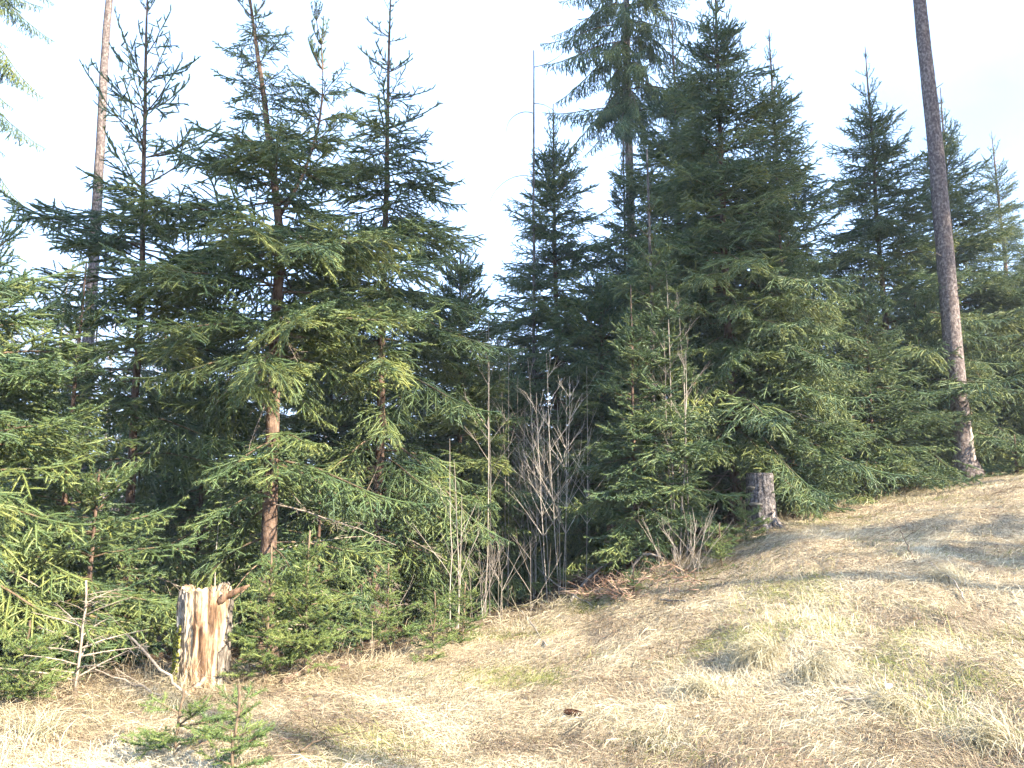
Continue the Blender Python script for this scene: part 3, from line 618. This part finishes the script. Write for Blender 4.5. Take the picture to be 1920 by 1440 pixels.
def stick(name, label, pts, r0, r1, m, cat='branch', wob=0.01, seed=1, twigs=0, bare=False):
    """pts: (px, py, lift over the ground there)."""
    g = np.random.default_rng(seed); W = []
    for px, py, lift in pts:
        q = ground_at(px, py); W.append((q.x, q.y, q.z + lift))
    W = np.array(W); c = W[0].copy(); n = 14
    t = np.linspace(0, 1, len(W)); tt = np.linspace(0, 1, n)
    P = np.stack([np.interp(tt, t, W[:, k]) for k in range(3)], 1)
    for _ in range(2): P[1:-1] = (P[:-2] + 2 * P[1:-1] + P[2:]) / 4
    P += g.normal(size=P.shape) * wob; P -= c
    mb = MB(); mb.tube(P, np.linspace(r0, r1, n), 8, 0)
    root = obj(name, mb.mesh(name, [m], True), None, c, label=label, cat=cat)
    if twigs:
        tb = MB()
        for k in range(twigs):
            i = int(g.integers(2, n - 1)); a = g.random() * 6.28
            grow(tb, P[i], (math.cos(a), math.sin(a), 0.5), 0.12 + 0.2 * g.random(), r1 * 0.8, 1, g, 0.6, 0.1, 0, 3, (1, 3))
        obj('twig', tb.mesh('twig', [m]), root, kind='stuff')
    return root
def hang_stick(name, label, a, b_, r0, r1, m, seed, cat='branch', twigs=4):
    g = np.random.default_rng(seed); A, B = np.array(a), np.array(b_); n = 10
    P = A + (B - A) * np.linspace(0, 1, n)[:, None] + g.normal(size=(n, 3)) * 0.008; P -= A
    mb = MB(); mb.tube(P, np.linspace(r0, r1, n), 7, 0); root = obj(name, mb.mesh(name, [m], True), None, A, label=label, cat=cat)
    tb = MB()
    for k in range(twigs):
        i = int(g.integers(2, n - 1)); v = unit(B - A) + g.normal(size=3) * 0.5
        grow(tb, P[i], v, 0.2 + 0.2 * g.random(), 0.003, 1, g, 0.6, 0.1, 0, 3, (1, 3))
    if twigs: obj('twig', tb.mesh('twig', [m]), root, kind='stuff')
s0 = ground_at(372, 1285)
hang_stick('fallen_branch', 'grey broken branch leaning down to the foot of the rotten stump', (s0.x + 0.06, s0.y - 0.32, hz(s0.x + 0.06, s0.y - 0.32) + 0.02), (s0.x - 0.50, s0.y - 0.20, s0.z + 0.42), 0.013, 0.008, M_DEAD, 3, twigs=3)
hang_stick('fallen_branch', 'thin grey branch under the leaning one left of the rotten stump', (s0.x - 0.02, s0.y - 0.42, hz(s0.x, s0.y - 0.42) + 0.02), (s0.x - 0.75, s0.y - 0.3, s0.z + 0.22), 0.008, 0.004, M_DEAD, 4, twigs=6)
stick('fallen_log', 'thin lying log at the margin right of the rotten stump', [(532, 1288, 0.03), (570, 1268, 0.05), (615, 1262, 0.04), (655, 1258, 0.03)], 0.034, 0.026, M_BARK_RED, 'log', 0.006, 5)
stick('fallen_branch', 'long arched dead branch left of the mossy stump', [(1065, 1135, 0.0), (1090, 1112, 0.1), (1120, 1100, 0.22), (1150, 1092, 0.28), (1175, 1085, 0.25)], 0.020, 0.016, M_STEM, wob=0.005, seed=6)
stick('fallen_branch', 'short arched dead branch springing over the brush heap', [(1178, 1092, 0.02), (1190, 1085, 0.18), (1206, 1080, 0.28), (1225, 1075, 0.24), (1245, 1072, 0.16)], 0.022, 0.014, M_STEM, wob=0.005, seed=7)
stick('fallen_branch', 'curved thin branch sweeping down at the dark gap', [(990, 1110, 0.62), (1012, 1118, 0.35), (1045, 1125, 0.18), (1085, 1132, 0.06), (1120, 1140, 0.0)], 0.007, 0.011, M_STEM, wob=0.006, seed=8)
stick('fallen_branch', 'pale straight stick lying across the grass below the gap', [(975, 1158, 0.10), (1000, 1185, 0.06), (1025, 1215, 0.02)], 0.006, 0.008, M_STEM, wob=0.003, seed=9)
stick('fallen_branch', 'short whitish stick on the slope right of centre', [(1240, 1130, 0.03), (1286, 1133, 0.03)], 0.010, 0.008, M_STEM, wob=0.002, seed=10)
stick('fallen_branch', 'dark forked twig at the bottom edge of the sunny grass', [(560, 1422, 0.03), (600, 1405, 0.06), (645, 1398, 0.07), (690, 1388, 0.05)], 0.008, 0.003, M_TWIG, wob=0.006, seed=11, twigs=4)
stick('fallen_branch', 'thin dark twig sticking up from the shaded slope', [(1716, 1055, 0.0), (1700, 1035, 0.10), (1688, 1022, 0.2)], 0.007, 0.004, M_TWIG, wob=0.006, seed=12, twigs=2)
stick('fallen_branch', 'pale bent reed lying across the grass at the lower right', [(1580, 1322, 0.03), (1650, 1316, 0.03), (1715, 1312, 0.04), (1745, 1318, 0.02)], 0.005, 0.004, M_STEM, wob=0.003, seed=13)
stick('fallen_branch', 'bare curved twig in the shaded grass at the right', [(1812, 1130, 0.0), (1795, 1105, 0.06), (1768, 1085, 0.05), (1745, 1072, 0.08)], 0.006, 0.004, M_STEM, wob=0.005, seed=14)
for i, (px, py, lift, dx, lb) in enumerate(((40, 905, 0, 1.0, 'a'),)): pass

# heap of broken twigs before the mossy stump
g = np.random.default_rng(88); mb = MB()
for k in range(420):
    px = 1075 + 240 * g.random(); py = 1072 + 62 * g.random() * (0.5 + 0.5 * g.random())
    if k % 3: px = 1080 + 110 * g.random(); py = 1092 + 40 * g.random()
    q = np.array(ground_at(px, py)); a = g.random() * 6.28; e = g.normal() * 0.35 + 0.15; ln = 0.08 + 0.3 * g.random() ** 2
    d = np.array([math.cos(a) * math.cos(e), math.sin(a) * math.cos(e), math.sin(e)]); q[2] += 0.02 + 0.10 * g.random()
    mb.tube(np.array([q, q + d * ln * 0.5 + g.normal(size=3) * 0.01, q + d * ln]), [0.005, 0.004, 0.0025], 4, 0, g.random())
M_HEAP = mat('broken_twigs', [(0.2, (0.10, 0.06, 0.045)), (0.5, (0.25, 0.155, 0.11)), (0.8, (0.46, 0.33, 0.24))], (9, 9, 9), 3, 0.9, var=0.6)
obj('brush_litter', mb.mesh('brush_litter', [M_HEAP]), label='heap of reddish broken twigs before the mossy stump', kind='stuff')

# ------------------------------------------------------------------ stumps
def stump_shell(h, rb, rt, seed, th0=0.0, th1=2 * math.pi, nt=72, nz=30, rough=0.012, ridge=0.012, flare=0.35, off=0.0, topvar=0.03, thick=0.0, lobes=5, z0=0.0):
    """Outer skin of a stump between two angles; thick > 0 gives a closed slab of bark."""
    g = np.random.default_rng(seed); closed = abs(th1 - th0 - 2 * math.pi) < 1e-6
    th = np.linspace(th0, th1, nt, endpoint=not closed); zz = np.linspace(0, 1, nz)
    T, Z = np.meshgrid(th, zz)
    tp = h + topvar * (fbm(th * 3 + seed, th * 0 + seed * 1.7, 3) - 0.5) * 2
    Zr = z0 + Z * (tp[None] - z0)
    rr = rb + (rt - rb) * np.clip(Zr / h, 0, 1) + flare * rb * np.exp(-Zr / 0.13) * (0.6 + 0.4 * np.cos(T * lobes + seed))
    cx, cy = np.cos(T) * 3, np.sin(T) * 3
    rr = rr + ridge * (fbm(cx * 3.5 + seed, cy * 3.5 + Zr * 0.8, 3) - 0.5) * 2 + rough * (fbm(cx * 6 + Zr * 9, cy * 6 + Zr * 14 + seed, 3) - 0.5) * 2 + off
    def pts(r): return np.stack([np.cos(T) * r, np.sin(T) * r, Zr], -1).reshape(-1, 3)
    F = []
    for i in range(nz - 1):
        for j in range(nt if closed else nt - 1):
            p, q = i * nt + j, i * nt + (j + 1) % nt
            F += [(p, q, q + nt), (p, q + nt, p + nt)]
    V = pts(rr); mb = MB()
    if thick:
        n0 = len(V); V2 = pts(rr - thick); F2 = [(a + n0, c + n0, b + n0) for a, b, c in F]
        rim = [i * nt for i in range(nz)] + [(nz - 1) * nt + j for j in range(1, nt)] + [i * nt + nt - 1 for i in range(nz - 2, -1, -1)] + [j for j in range(nt - 2, 0, -1)]
        R_ = []
        for a, b in zip(rim, rim[1:] + rim[:1]): R_ += [(a, a + n0, b + n0), (a, b + n0, b)]
        mb.add(np.concatenate([V, V2]), F + F2 + R_, 0)
    else:
        mb.add(V, F, 0, fbm(cx.ravel() * 1.1 + seed * 3, cy.ravel() * 1.1 + Zr.ravel() * 3.0, 3))
    return mb, V.reshape(nz, nt, 3)
M_ROT = mat('rotten_pale_wood', [(0.28, (0.05, 0.028, 0.018)), (0.42, (0.18, 0.11, 0.065)), (0.52, (0.32, 0.235, 0.15)), (0.68, (0.45, 0.38, 0.28))], (26, 26, 3.0), 9, 0.85, bump=1.0, bscale=50, distortion=0.5, var=0.4)
M_OLDBARK = mat('weathered_grey_bark', [(0.3, (0.06, 0.05, 0.042)), (0.5, (0.18, 0.155, 0.13)), (0.7, (0.38, 0.35, 0.31))], (30, 30, 8), 6, 0.95, bump=1.0, bscale=60)
M_STUMPBARK = mat('scaly_stump_bark', [(0.3, (0.04, 0.036, 0.036)), (0.5, (0.11, 0.098, 0.097)), (0.7, (0.24, 0.22, 0.215))], (30, 30, 24), 6, 0.95, bump=1.0, bscale=70)
M_CUT = mat('weathered_cut_wood', [(0.3, (0.14, 0.12, 0.11)), (0.7, (0.34, 0.31, 0.28))], (20, 20, 20), 5, 0.9, bump=0.4)
M_FUNGUS = mat('bracket_fungus', [(0.3, (0.06, 0.055, 0.045)), (0.7, (0.17, 0.155, 0.13))], (14, 14, 60), 4, 0.8, bump=0.3)
M_MOSS = mat('moss', [(0.25, (0.05, 0.06, 0.012)), (0.5, (0.14, 0.14, 0.025)), (0.75, (0.27, 0.25, 0.05))], (25, 25, 25), 4, 0.95, var=0.4)
M_DARKROT = mat('dark_rotten_wood', [(0.3, (0.05, 0.03, 0.02)), (0.5, (0.14, 0.085, 0.055)), (0.75, (0.28, 0.18, 0.12))], (18, 18, 3), 6, 0.95, bump=0.9, bscale=40)
def top_cap(mb, ring, c, g, m=0, depth=0.04):
    n = len(ring); inner = c + (ring - c) * 0.55; inner[:, 2] -= depth * (0.5 + g.random(n)); V = np.concatenate([ring, inner, [c - [0, 0, depth]]])
    F = []
    for j in range(n):
        k = (j + 1) % n; F += [(j, k, n + k), (j, n + k, n + j), (n + j, n + k, 2 * n)]
    mb.add(V, F, m)
def moss_patch(c_of, n, g, r=0.012):
    mb = MB()
    for k in range(n):
        mb.ico(c_of(), r * (0.5 + g.random()), g, 0, g.random(), 0.7)
    return mb
# pale rotten stump
g = np.random.default_rng(501)
sb = ground_at(378, 1282); root = obj('tree_stump', None, None, sb, label='tall rotten stump of pale splintered wood in the left foreground', cat='stump')
HS = 0.75
mb, grid = stump_shell(HS, 0.182, 0.190, 3, nt=120, nz=60, rough=0.020, ridge=0.012, flare=0.16, topvar=0.05, z0=-0.08)
top_cap(mb, grid[-1].copy(), np.array([0, 0, HS - 0.05]), g, 0, 0.09)
obj('wood', mb.mesh('wood', [M_ROT]), root)
for i, (a0, a1, z0, h, off) in enumerate(((R(172), R(232), -0.05, 0.66, 0.022), (R(205), R(246), 0.43, 0.75, 0.018), (R(-36), R(-14), 0.0, 0.30, 0.014), (R(-10), R(40), -0.05, 0.66, 0.016), (R(50), R(165), -0.05, 0.74, 0.022))):
    bm_, _ = stump_shell(h, 0.182, 0.190, 3, a0, a1, 26, 26, 0.020, 0.012, 0.16, off, 0.08, 0.016, z0=z0)
    obj('bark', bm_.mesh('bark', [M_OLDBARK]), root)
for k in range(46):
    a = g.random() * 6.28; r = 0.190 * (0.75 + 0.27 * g.random()); l = -0.01 + 0.04 * g.random() ** 2; w = 0.004 + 0.012 * g.random()
    t_ = np.array([-math.sin(a), math.cos(a), 0]); n_ = np.array([math.cos(a), math.sin(a), 0]); q = n_ * r + np.array([0, 0, HS - 0.05])
    sp = MB(); tip = q + np.array([0, 0, 0.05 + l]) + t_ * g.normal() * 0.015 + n_ * g.normal() * 0.01
    sp.add([q - t_ * w - n_ * 0.004, q + t_ * w - n_ * 0.004, q + t_ * w + n_ * 0.004, q - t_ * w + n_ * 0.004, tip], [(0, 1, 4), (1, 2, 4), (2, 3, 4), (3, 0, 4)])
    obj('splinter', sp.mesh('splinter', [M_ROT]), root)
def mossc():
    a = R(185 + 50 * g.random()); z = 0.0 + 0.48 * g.random() ** 1.3; r = 0.212 + 0.03 * math.exp(-z / 0.12); return (math.cos(a) * r, math.sin(a) * r, z)
obj('moss', moss_patch(mossc, 420, g, 0.011).mesh('moss', [M_MOSS]), root, kind='stuff')
for k, (a, z, l) in enumerate(((R(-8), 0.72, 0.17), (R(-35), 0.69, 0.06))):
    mb = MB(); mb.tube(np.array([[math.cos(a) * 0.12, math.sin(a) * 0.12, z - 0.06], [math.cos(a) * 0.24, math.sin(a) * 0.24, z], [math.cos(a) * (0.2 + l), math.sin(a) * (0.2 + l), z + 0.06]]), [0.04, 0.028, 0.008], 6, 0)
    obj('torn_slab', mb.mesh('torn_slab', [M_DARKROT]), root)
hang_stick('wood_chip', 'pale split chip lying at the foot of the rotten stump', (sb.x + 0.04, sb.y - 0.33, hz(sb.x + 0.04, sb.y - 0.33) + 0.02), (sb.x + 0.14, sb.y - 0.30, sb.z + 0.11), 0.024, 0.02, M_ROT, 31, 'chip', 0)

# cut stump with bracket fungus
g = np.random.default_rng(502)
sb = ground_at(1428, 990); root = obj('tree_stump', None, None, sb, label='grey sawn stump with bracket fungus at the edge of the slope', cat='stump')
HS = place(1425, 887, sb.y).z - sb.z
mb, grid = stump_shell(HS, 0.195, 0.170, 8, nt=96, nz=60, rough=0.014, ridge=0.014, flare=0.22, topvar=0.004, z0=-0.08)
obj('bark', mb.mesh('bark', [M_STUMPBARK]), root)
tc_ = MB(); ring = grid[-1].copy(); ring[:, :2] *= 0.995; ring[:, 2] += 0.004; top_cap(tc_, ring, np.array([0, 0, HS + 0.004]), g, 0, 0.006)
obj('cut_top', tc_.mesh('cut_top', [M_CUT]), root)
for a, z, r in ((R(212), 0.72 * HS, 0.055), (R(225), 0.42 * HS, 0.095)):
    mb = MB(); n = 18; V = []
    for lvl, (k, dz) in enumerate(((0.25, 0.035), (0.9, 0.022), (1.0, 0.006), (0.8, -0.012), (0.2, -0.03))):
        for j in range(n):
            t_ = -1.5708 + 3.1416 * j / (n - 1); V.append((math.cos(t_) * r * k, math.sin(t_) * r * 1.25 * k, dz))
    F = []
    for i in range(4):
        for j in range(n - 1):
            p = i * n + j; F += [(p, p + 1, p + n + 1), (p, p + n + 1, p + n)]
    mb.add(V, F)
    obj('bracket_fungus', mb.mesh('bracket_fungus', [M_FUNGUS], True), root, (math.cos(a) * 0.175, math.sin(a) * 0.175, z), (0, 0, a))
for k in range(5):
    a = R(-100 + 45 * k); mb = MB(); l = 0.12 + 0.14 * g.random()
    P = np.array([[math.cos(a) * 0.16, math.sin(a) * 0.16, 0.10], [math.cos(a) * 0.24, math.sin(a) * 0.24, 0.03], [math.cos(a) * (0.25 + l), math.sin(a) * (0.25 + l), -0.05]])
    mb.tube(P, [0.07, 0.05, 0.015], 8, 0); obj('root', mb.mesh('root', [M_STUMPBARK], True), root)
bare_, _ = stump_shell(0.40, 0.195, 0.170, 8, R(-62), R(-38), 14, 14, 0.014, 0.014, 0.22, 0.006, 0.05, 0.010, z0=0.08)
obj('bare_wood', bare_.mesh('bare_wood', [mat('pinkish_bare_wood', [(0.3, (0.34, 0.27, 0.23)), (0.7, (0.52, 0.45, 0.40))], (20, 20, 5), 4, 0.85)]), root)

# mossy stump under the young spruce
g = np.random.default_rng(503)
p_ = at_px(1172, 1050, 10.6); root = obj('tree_stump', None, None, p_, label='dark mossy old stump under the young spruce with the bare leader', cat='stump')
mb, grid = stump_shell(0.62, 0.30, 0.24, 12, nt=80, nz=36, rough=0.025, ridge=0.035, flare=0.45, topvar=0.06, z0=-0.08)
top_cap(mb, grid[-1].copy(), np.array([0, 0, 0.58]), g, 0, 0.06)
obj('wood', mb.mesh('wood', [M_DARKROT]), root)
def mossd():
    a = R(190 + 55 * g.random()); z = 0.4 * g.random() ** 1.4; r = 0.31 + 0.14 * math.exp(-z / 0.13) - 0.06 * z; return (math.cos(a) * r, math.sin(a) * r, z)
obj('moss', moss_patch(mossd, 500, g, 0.014).mesh('moss', [M_MOSS]), root, kind='stuff')

# ------------------------------------------------------------------ spruce cone
g = np.random.default_rng(504); q = ground_at(1072, 1345)
M_CONE = mat('cone_scales', [(0.3, (0.05, 0.022, 0.012)), (0.7, (0.20, 0.10, 0.055))], (60, 60, 60), 3, 0.7, var=0.3)
mb = MB(); Lc = 0.115
core = np.stack([np.linspace(-Lc / 2, Lc / 2, 9), np.zeros(9), np.zeros(9)], 1); mb.tube(core, 0.017 * np.sqrt(1 - np.linspace(-0.93, 0.96, 9) ** 2), 8, 0)
for k in range(90):
    x = -Lc / 2 + Lc * k / 90; a = k * 2.4; r = 0.021 * math.sqrt(max(0.05, 1 - (2 * x / Lc) ** 2 * 0.9))
    n_ = np.array([0, math.cos(a), math.sin(a)]); t_ = np.array([0, -math.sin(a), math.cos(a)]); c = np.array([x, 0, 0]) + n_ * r * 0.6; xx = np.array([1.0, 0, 0])
    mb.add([c - t_ * 0.006, c + t_ * 0.006, c + xx * 0.011 + n_ * 0.011 + t_ * 0.007, c + xx * 0.016 + n_ * 0.009, c + xx * 0.011 + n_ * 0.011 - t_ * 0.007], [(0, 1, 2), (0, 2, 3), (0, 3, 4)], 0, g.random())
obj('spruce_cone', mb.mesh('spruce_cone', [M_CONE]), None, (q.x, q.y, q.z + 0.03), (0.2, 0.1, R(-12)), label='brown spruce cone lying on the sunlit dry grass', cat='cone')
# pale dead leaf on the reed
q = ground_at(1662, 1308); mb = MB()
lv = [(0, 0, 0), (0.02, 0.018, 0.006), (0.045, 0.022, 0.012), (0.065, 0.010, 0.006), (0.075, 0, 0.014), (0.062, -0.014, 0.004), (0.04, -0.02, 0.012), (0.018, -0.016, 0.003)]
mb.add(lv, [(0, 1, 7), (1, 2, 6), (1, 6, 7), (2, 3, 5), (2, 5, 6), (3, 4, 5)])
obj('dead_leaf', mb.mesh('dead_leaf', [M_CUT if False else mat('pale_dead_leaf', [(0.3, (0.42, 0.30, 0.23)), (0.7, (0.6, 0.46, 0.37))], (30, 30, 30))]), None, (q.x, q.y, q.z + 0.05), (0.3, -0.2, 0.6), label='pale pinkish dead leaf by the bent reed at the lower right', cat='leaf')

# ------------------------------------------------------------------ grass
M_BLADE = mat('dry_grass_blades', [(0.0, (0.11, 0.08, 0.055)), (0.25, (0.27, 0.205, 0.135)), (0.5, (0.46, 0.38, 0.25)), (0.75, (0.60, 0.51, 0.34)), (1.0, (0.70, 0.63, 0.47))], (0.9, 0.9, 0.9), 4, 0.7, var=0.75, spec=0.25, trans=0.15)
M_GREEN = mat('green_grass_blades', [(0.2, (0.10, 0.12, 0.03)), (0.5, (0.22, 0.23, 0.07)), (0.8, (0.36, 0.35, 0.14))], (2, 2, 2), 3, 0.7, var=0.5, trans=0.2)
def blades(px, py, az, ln, lift0, lift1, wid, var, m, mb):
    n = len(px); d = np.stack([np.cos(az), np.sin(az)], 1)
    base = np.stack([px, py], 1); mid = base + d * (ln * 0.5)[:, None]; tip = mid + (d + rng.normal(size=(n, 2)) * 0.35) * (ln * 0.5)[:, None]
    zb = height(base[:, 0], base[:, 1]) - 0.005; zm = height(mid[:, 0], mid[:, 1]) + lift0; zt = height(tip[:, 0], tip[:, 1]) + lift1
    sd = np.stack([-d[:, 1], d[:, 0], rng.normal(size=n) * 0.5], 1); sd *= (wid * 0.5)[:, None]
    B = np.concatenate([base, zb[:, None]], 1); Mi = np.concatenate([mid, zm[:, None]], 1); T = np.concatenate([tip, zt[:, None]], 1)
    V = np.stack([B - sd, B + sd, Mi - sd * 0.8, Mi + sd * 0.8, T], 1).reshape(-1, 3)
    k = np.arange(n)[:, None] * 5
    F = np.concatenate([k + [0, 1, 3], k + [0, 3, 2], k + [2, 3, 4]], 1).reshape(-1, 3)
    mb.add(V, F, m, np.repeat(var, 5))
NB = 560000
yy = 2.6 * (16.0 / 2.6) ** rng.random(NB); xx = (rng.random(NB) * 2 - 1) * 0.86 * yy + 0.0
de = yy - edge(xx)
keep = (rng.random(NB) < np.where(de < -0.2, 1.0, np.exp(-(de + 0.2) / 0.5) * 0.8))
xx, yy, de = xx[keep], yy[keep], de[keep]
flow = fbm(xx * 0.7 + 3, yy * 0.7 + 8, 2) * 9.0; clump = fbm(xx * 2.3 + 40, yy * 2.3 + 11, 3); tall_ = sstep(-1.0, 0.1, de)
n = len(xx); az = flow + rng.normal(size=n) * 0.9
ln = (0.05 + 0.17 * rng.random(n) ** 1.5) * (0.7 + 0.8 * clump) * (1 + 0.9 * tall_)
up = np.clip(rng.exponential(0.012, n), 0, 0.10) * (0.5 + 1.4 * clump) * (1 + 2.0 * tall_)
wid = (0.0014 + 0.0018 * rng.random(n)) * (0.75 + yy / 12)
var = np.clip(0.5 + 0.26 * rng.normal(size=n) + 1.3 * (clump - 0.5) + 0.75 * (fbm(xx * 0.9 + 21, yy * 1.3 + 5, 3) - 0.5), 0, 1)
gm = fbm(xx * 1.1 + 70, yy * 1.1 + 20, 3) + 0.12 * rng.normal(size=n) > 0.74
mb = MB()
blades(xx[~gm], yy[~gm], az[~gm], ln[~gm], up[~gm], up[~gm] * rng.random((~gm).sum()) * 1.2, wid[~gm], var[~gm], 0, mb)
blades(xx[gm], yy[gm], az[gm], ln[gm] * 0.7, up[gm] + 0.01, up[gm] + 0.015, wid[gm], var[gm], 1, mb)
obj('dry_grass', mb.mesh('dry_grass', [M_BLADE, M_GREEN]), label='matted pale dry grass covering the clearing and the slope', kind='stuff')
print('grass', n)
M_SEDGE = mat('sedge_blades', [(0.1, (0.16, 0.14, 0.07)), (0.4, (0.36, 0.31, 0.18)), (0.7, (0.55, 0.49, 0.33)), (0.95, (0.68, 0.63, 0.50))], (3, 3, 3), 3, 0.55, var=0.7, spec=0.4, trans=0.15)
for i, (px, py, cnt, ln_, az_, lb) in enumerate(((1440, 1235, 420, 0.46, 3.5, 'large combed grass tussock on the mound right of centre'), (1520, 1270, 300, 0.42, 5.6, 'shaded grass tussock beside the large combed one'),
        (1700, 1335, 200, 0.36, 3.3, 'pale arching grass tussock by the bent reed'), (1790, 1090, 220, 0.42, 2.0, 'upright grass tussock on the shaded slope at the right'), (1330, 1300, 240, 0.36, 3.0, 'flattened pale grass tussock below the large combed one'),
        (1880, 1400, 220, 0.36, 2.6, 'grass tussock in the bottom right corner'), (1240, 1395, 160, 0.24, 4.4, 'small grass tussock by the dark hollow near the bottom'), (60, 1390, 260, 0.42, 1.4, 'upright grass tussock in the bottom left corner'),
        (1700, 945, 200, 0.40, 4.0, 'bleached grass tussock at the crest below the leaning stem'), (1545, 955, 200, 0.40, 4.2, 'bleached grass tussock at the crest right of the sawn stump'), (330, 1330, 220, 0.34, 4.6, 'dry grass tussock in front of the rotten stump'))):
    g = np.random.default_rng(600 + i); q = ground_at(px, py); mb = MB()
    for k in range(cnt):
        a = az_ + g.normal() * 0.75; l = ln_ * (0.5 + 0.6 * g.random()); o = g.normal(size=2) * 0.07
        P = [np.array([o[0], o[1], hz(q.x + o[0], q.y + o[1]) - q.z - 0.01])]; e = R(75 - 35 * g.random())
        for s in range(4):
            P.append(P[-1] + np.array([math.cos(a) * math.cos(e), math.sin(a) * math.cos(e), math.sin(e)]) * l / 4); e -= R(28 + 16 * g.random()); a += g.normal() * 0.12
            gz = hz(q.x + P[-1][0], q.y + P[-1][1]) - q.z + 0.012 + 0.02 * g.random(); P[-1][2] = max(P[-1][2], gz)
        sd = np.array([-math.sin(a), math.cos(a), g.normal() * 0.4]); V = []
        for j, p in enumerate(P): V += [p - sd * 0.0018 * (1 - j / 4.6), p + sd * 0.0018 * (1 - j / 4.6)]
        mb.add(V, [t for j in range(4) for t in ((2 * j, 2 * j + 1, 2 * j + 3), (2 * j, 2 * j + 3, 2 * j + 2))], 0, g.random())
    obj('grass_tussock', mb.mesh('grass_tussock', [M_SEDGE]), None, q, label=lb, cat='grass tussock', group='grass tussocks in the clearing')
# twigs, needles and crumbs lying in the grass
g = np.random.default_rng(640); mb = MB()
for k in range(2600):
    y = 3.6 * (12 / 3.6) ** g.random(); x = (g.random() * 2 - 1) * 0.8 * y
    if y > float(edge(x)) + 0.5: continue
    a = g.random() * 6.28; ln = 0.02 + 0.14 * g.random() ** 3; z = hz(x, y) + 0.012 + 0.02 * g.random(); d = np.array([math.cos(a), math.sin(a), g.normal() * 0.12])
    q = np.array([x, y, z]); mb.tube(np.array([q, q + d * ln * 0.5 + g.normal(size=3) * 0.004, q + d * ln]), [0.0028, 0.0025, 0.0012], 3, 0, g.random(), cap=False)
obj('twig_litter', mb.mesh('twig_litter', [M_HEAP]), label='short broken twigs and crumbs strewn through the dry grass', kind='stuff')
print('objects', len(bpy.data.objects), 'tris', sum(len(m.polygons) for m in bpy.data.meshes))

# ------------------------------------------------------------------ haze volume, added to lift the shadows towards blue
hv = bpy.data.materials.new('haze'); hv.use_nodes = True; N, L = hv.node_tree.nodes, hv.node_tree.links
N.remove(N['Principled BSDF']); pv = N.new('ShaderNodeVolumePrincipled'); pv.inputs['Color'].default_value = (0.72, 0.86, 1.0, 1); pv.inputs['Density'].default_value = 0.0010; pv.inputs['Anisotropy'].default_value = 0.0
L.new(pv.outputs[0], N['Material Output'].inputs['Volume'])
mb = MB(); x0, x1, y0, y1, z0, z1 = -950, 950, -950, 950, -4, 31
mb.add([(x0, y0, z0), (x1, y0, z0), (x1, y1, z0), (x0, y1, z0), (x0, y0, z1), (x1, y0, z1), (x1, y1, z1), (x0, y1, z1)], [(0, 2, 1), (0, 3, 2), (4, 5, 6), (4, 6, 7), (0, 1, 5), (0, 5, 4), (1, 2, 6), (1, 6, 5), (2, 3, 7), (2, 7, 6), (3, 0, 4), (3, 4, 7)])
obj('haze', mb.mesh('haze', [hv]), label='thin haze added over the clearing to lift the shadows bluish', kind='stuff')
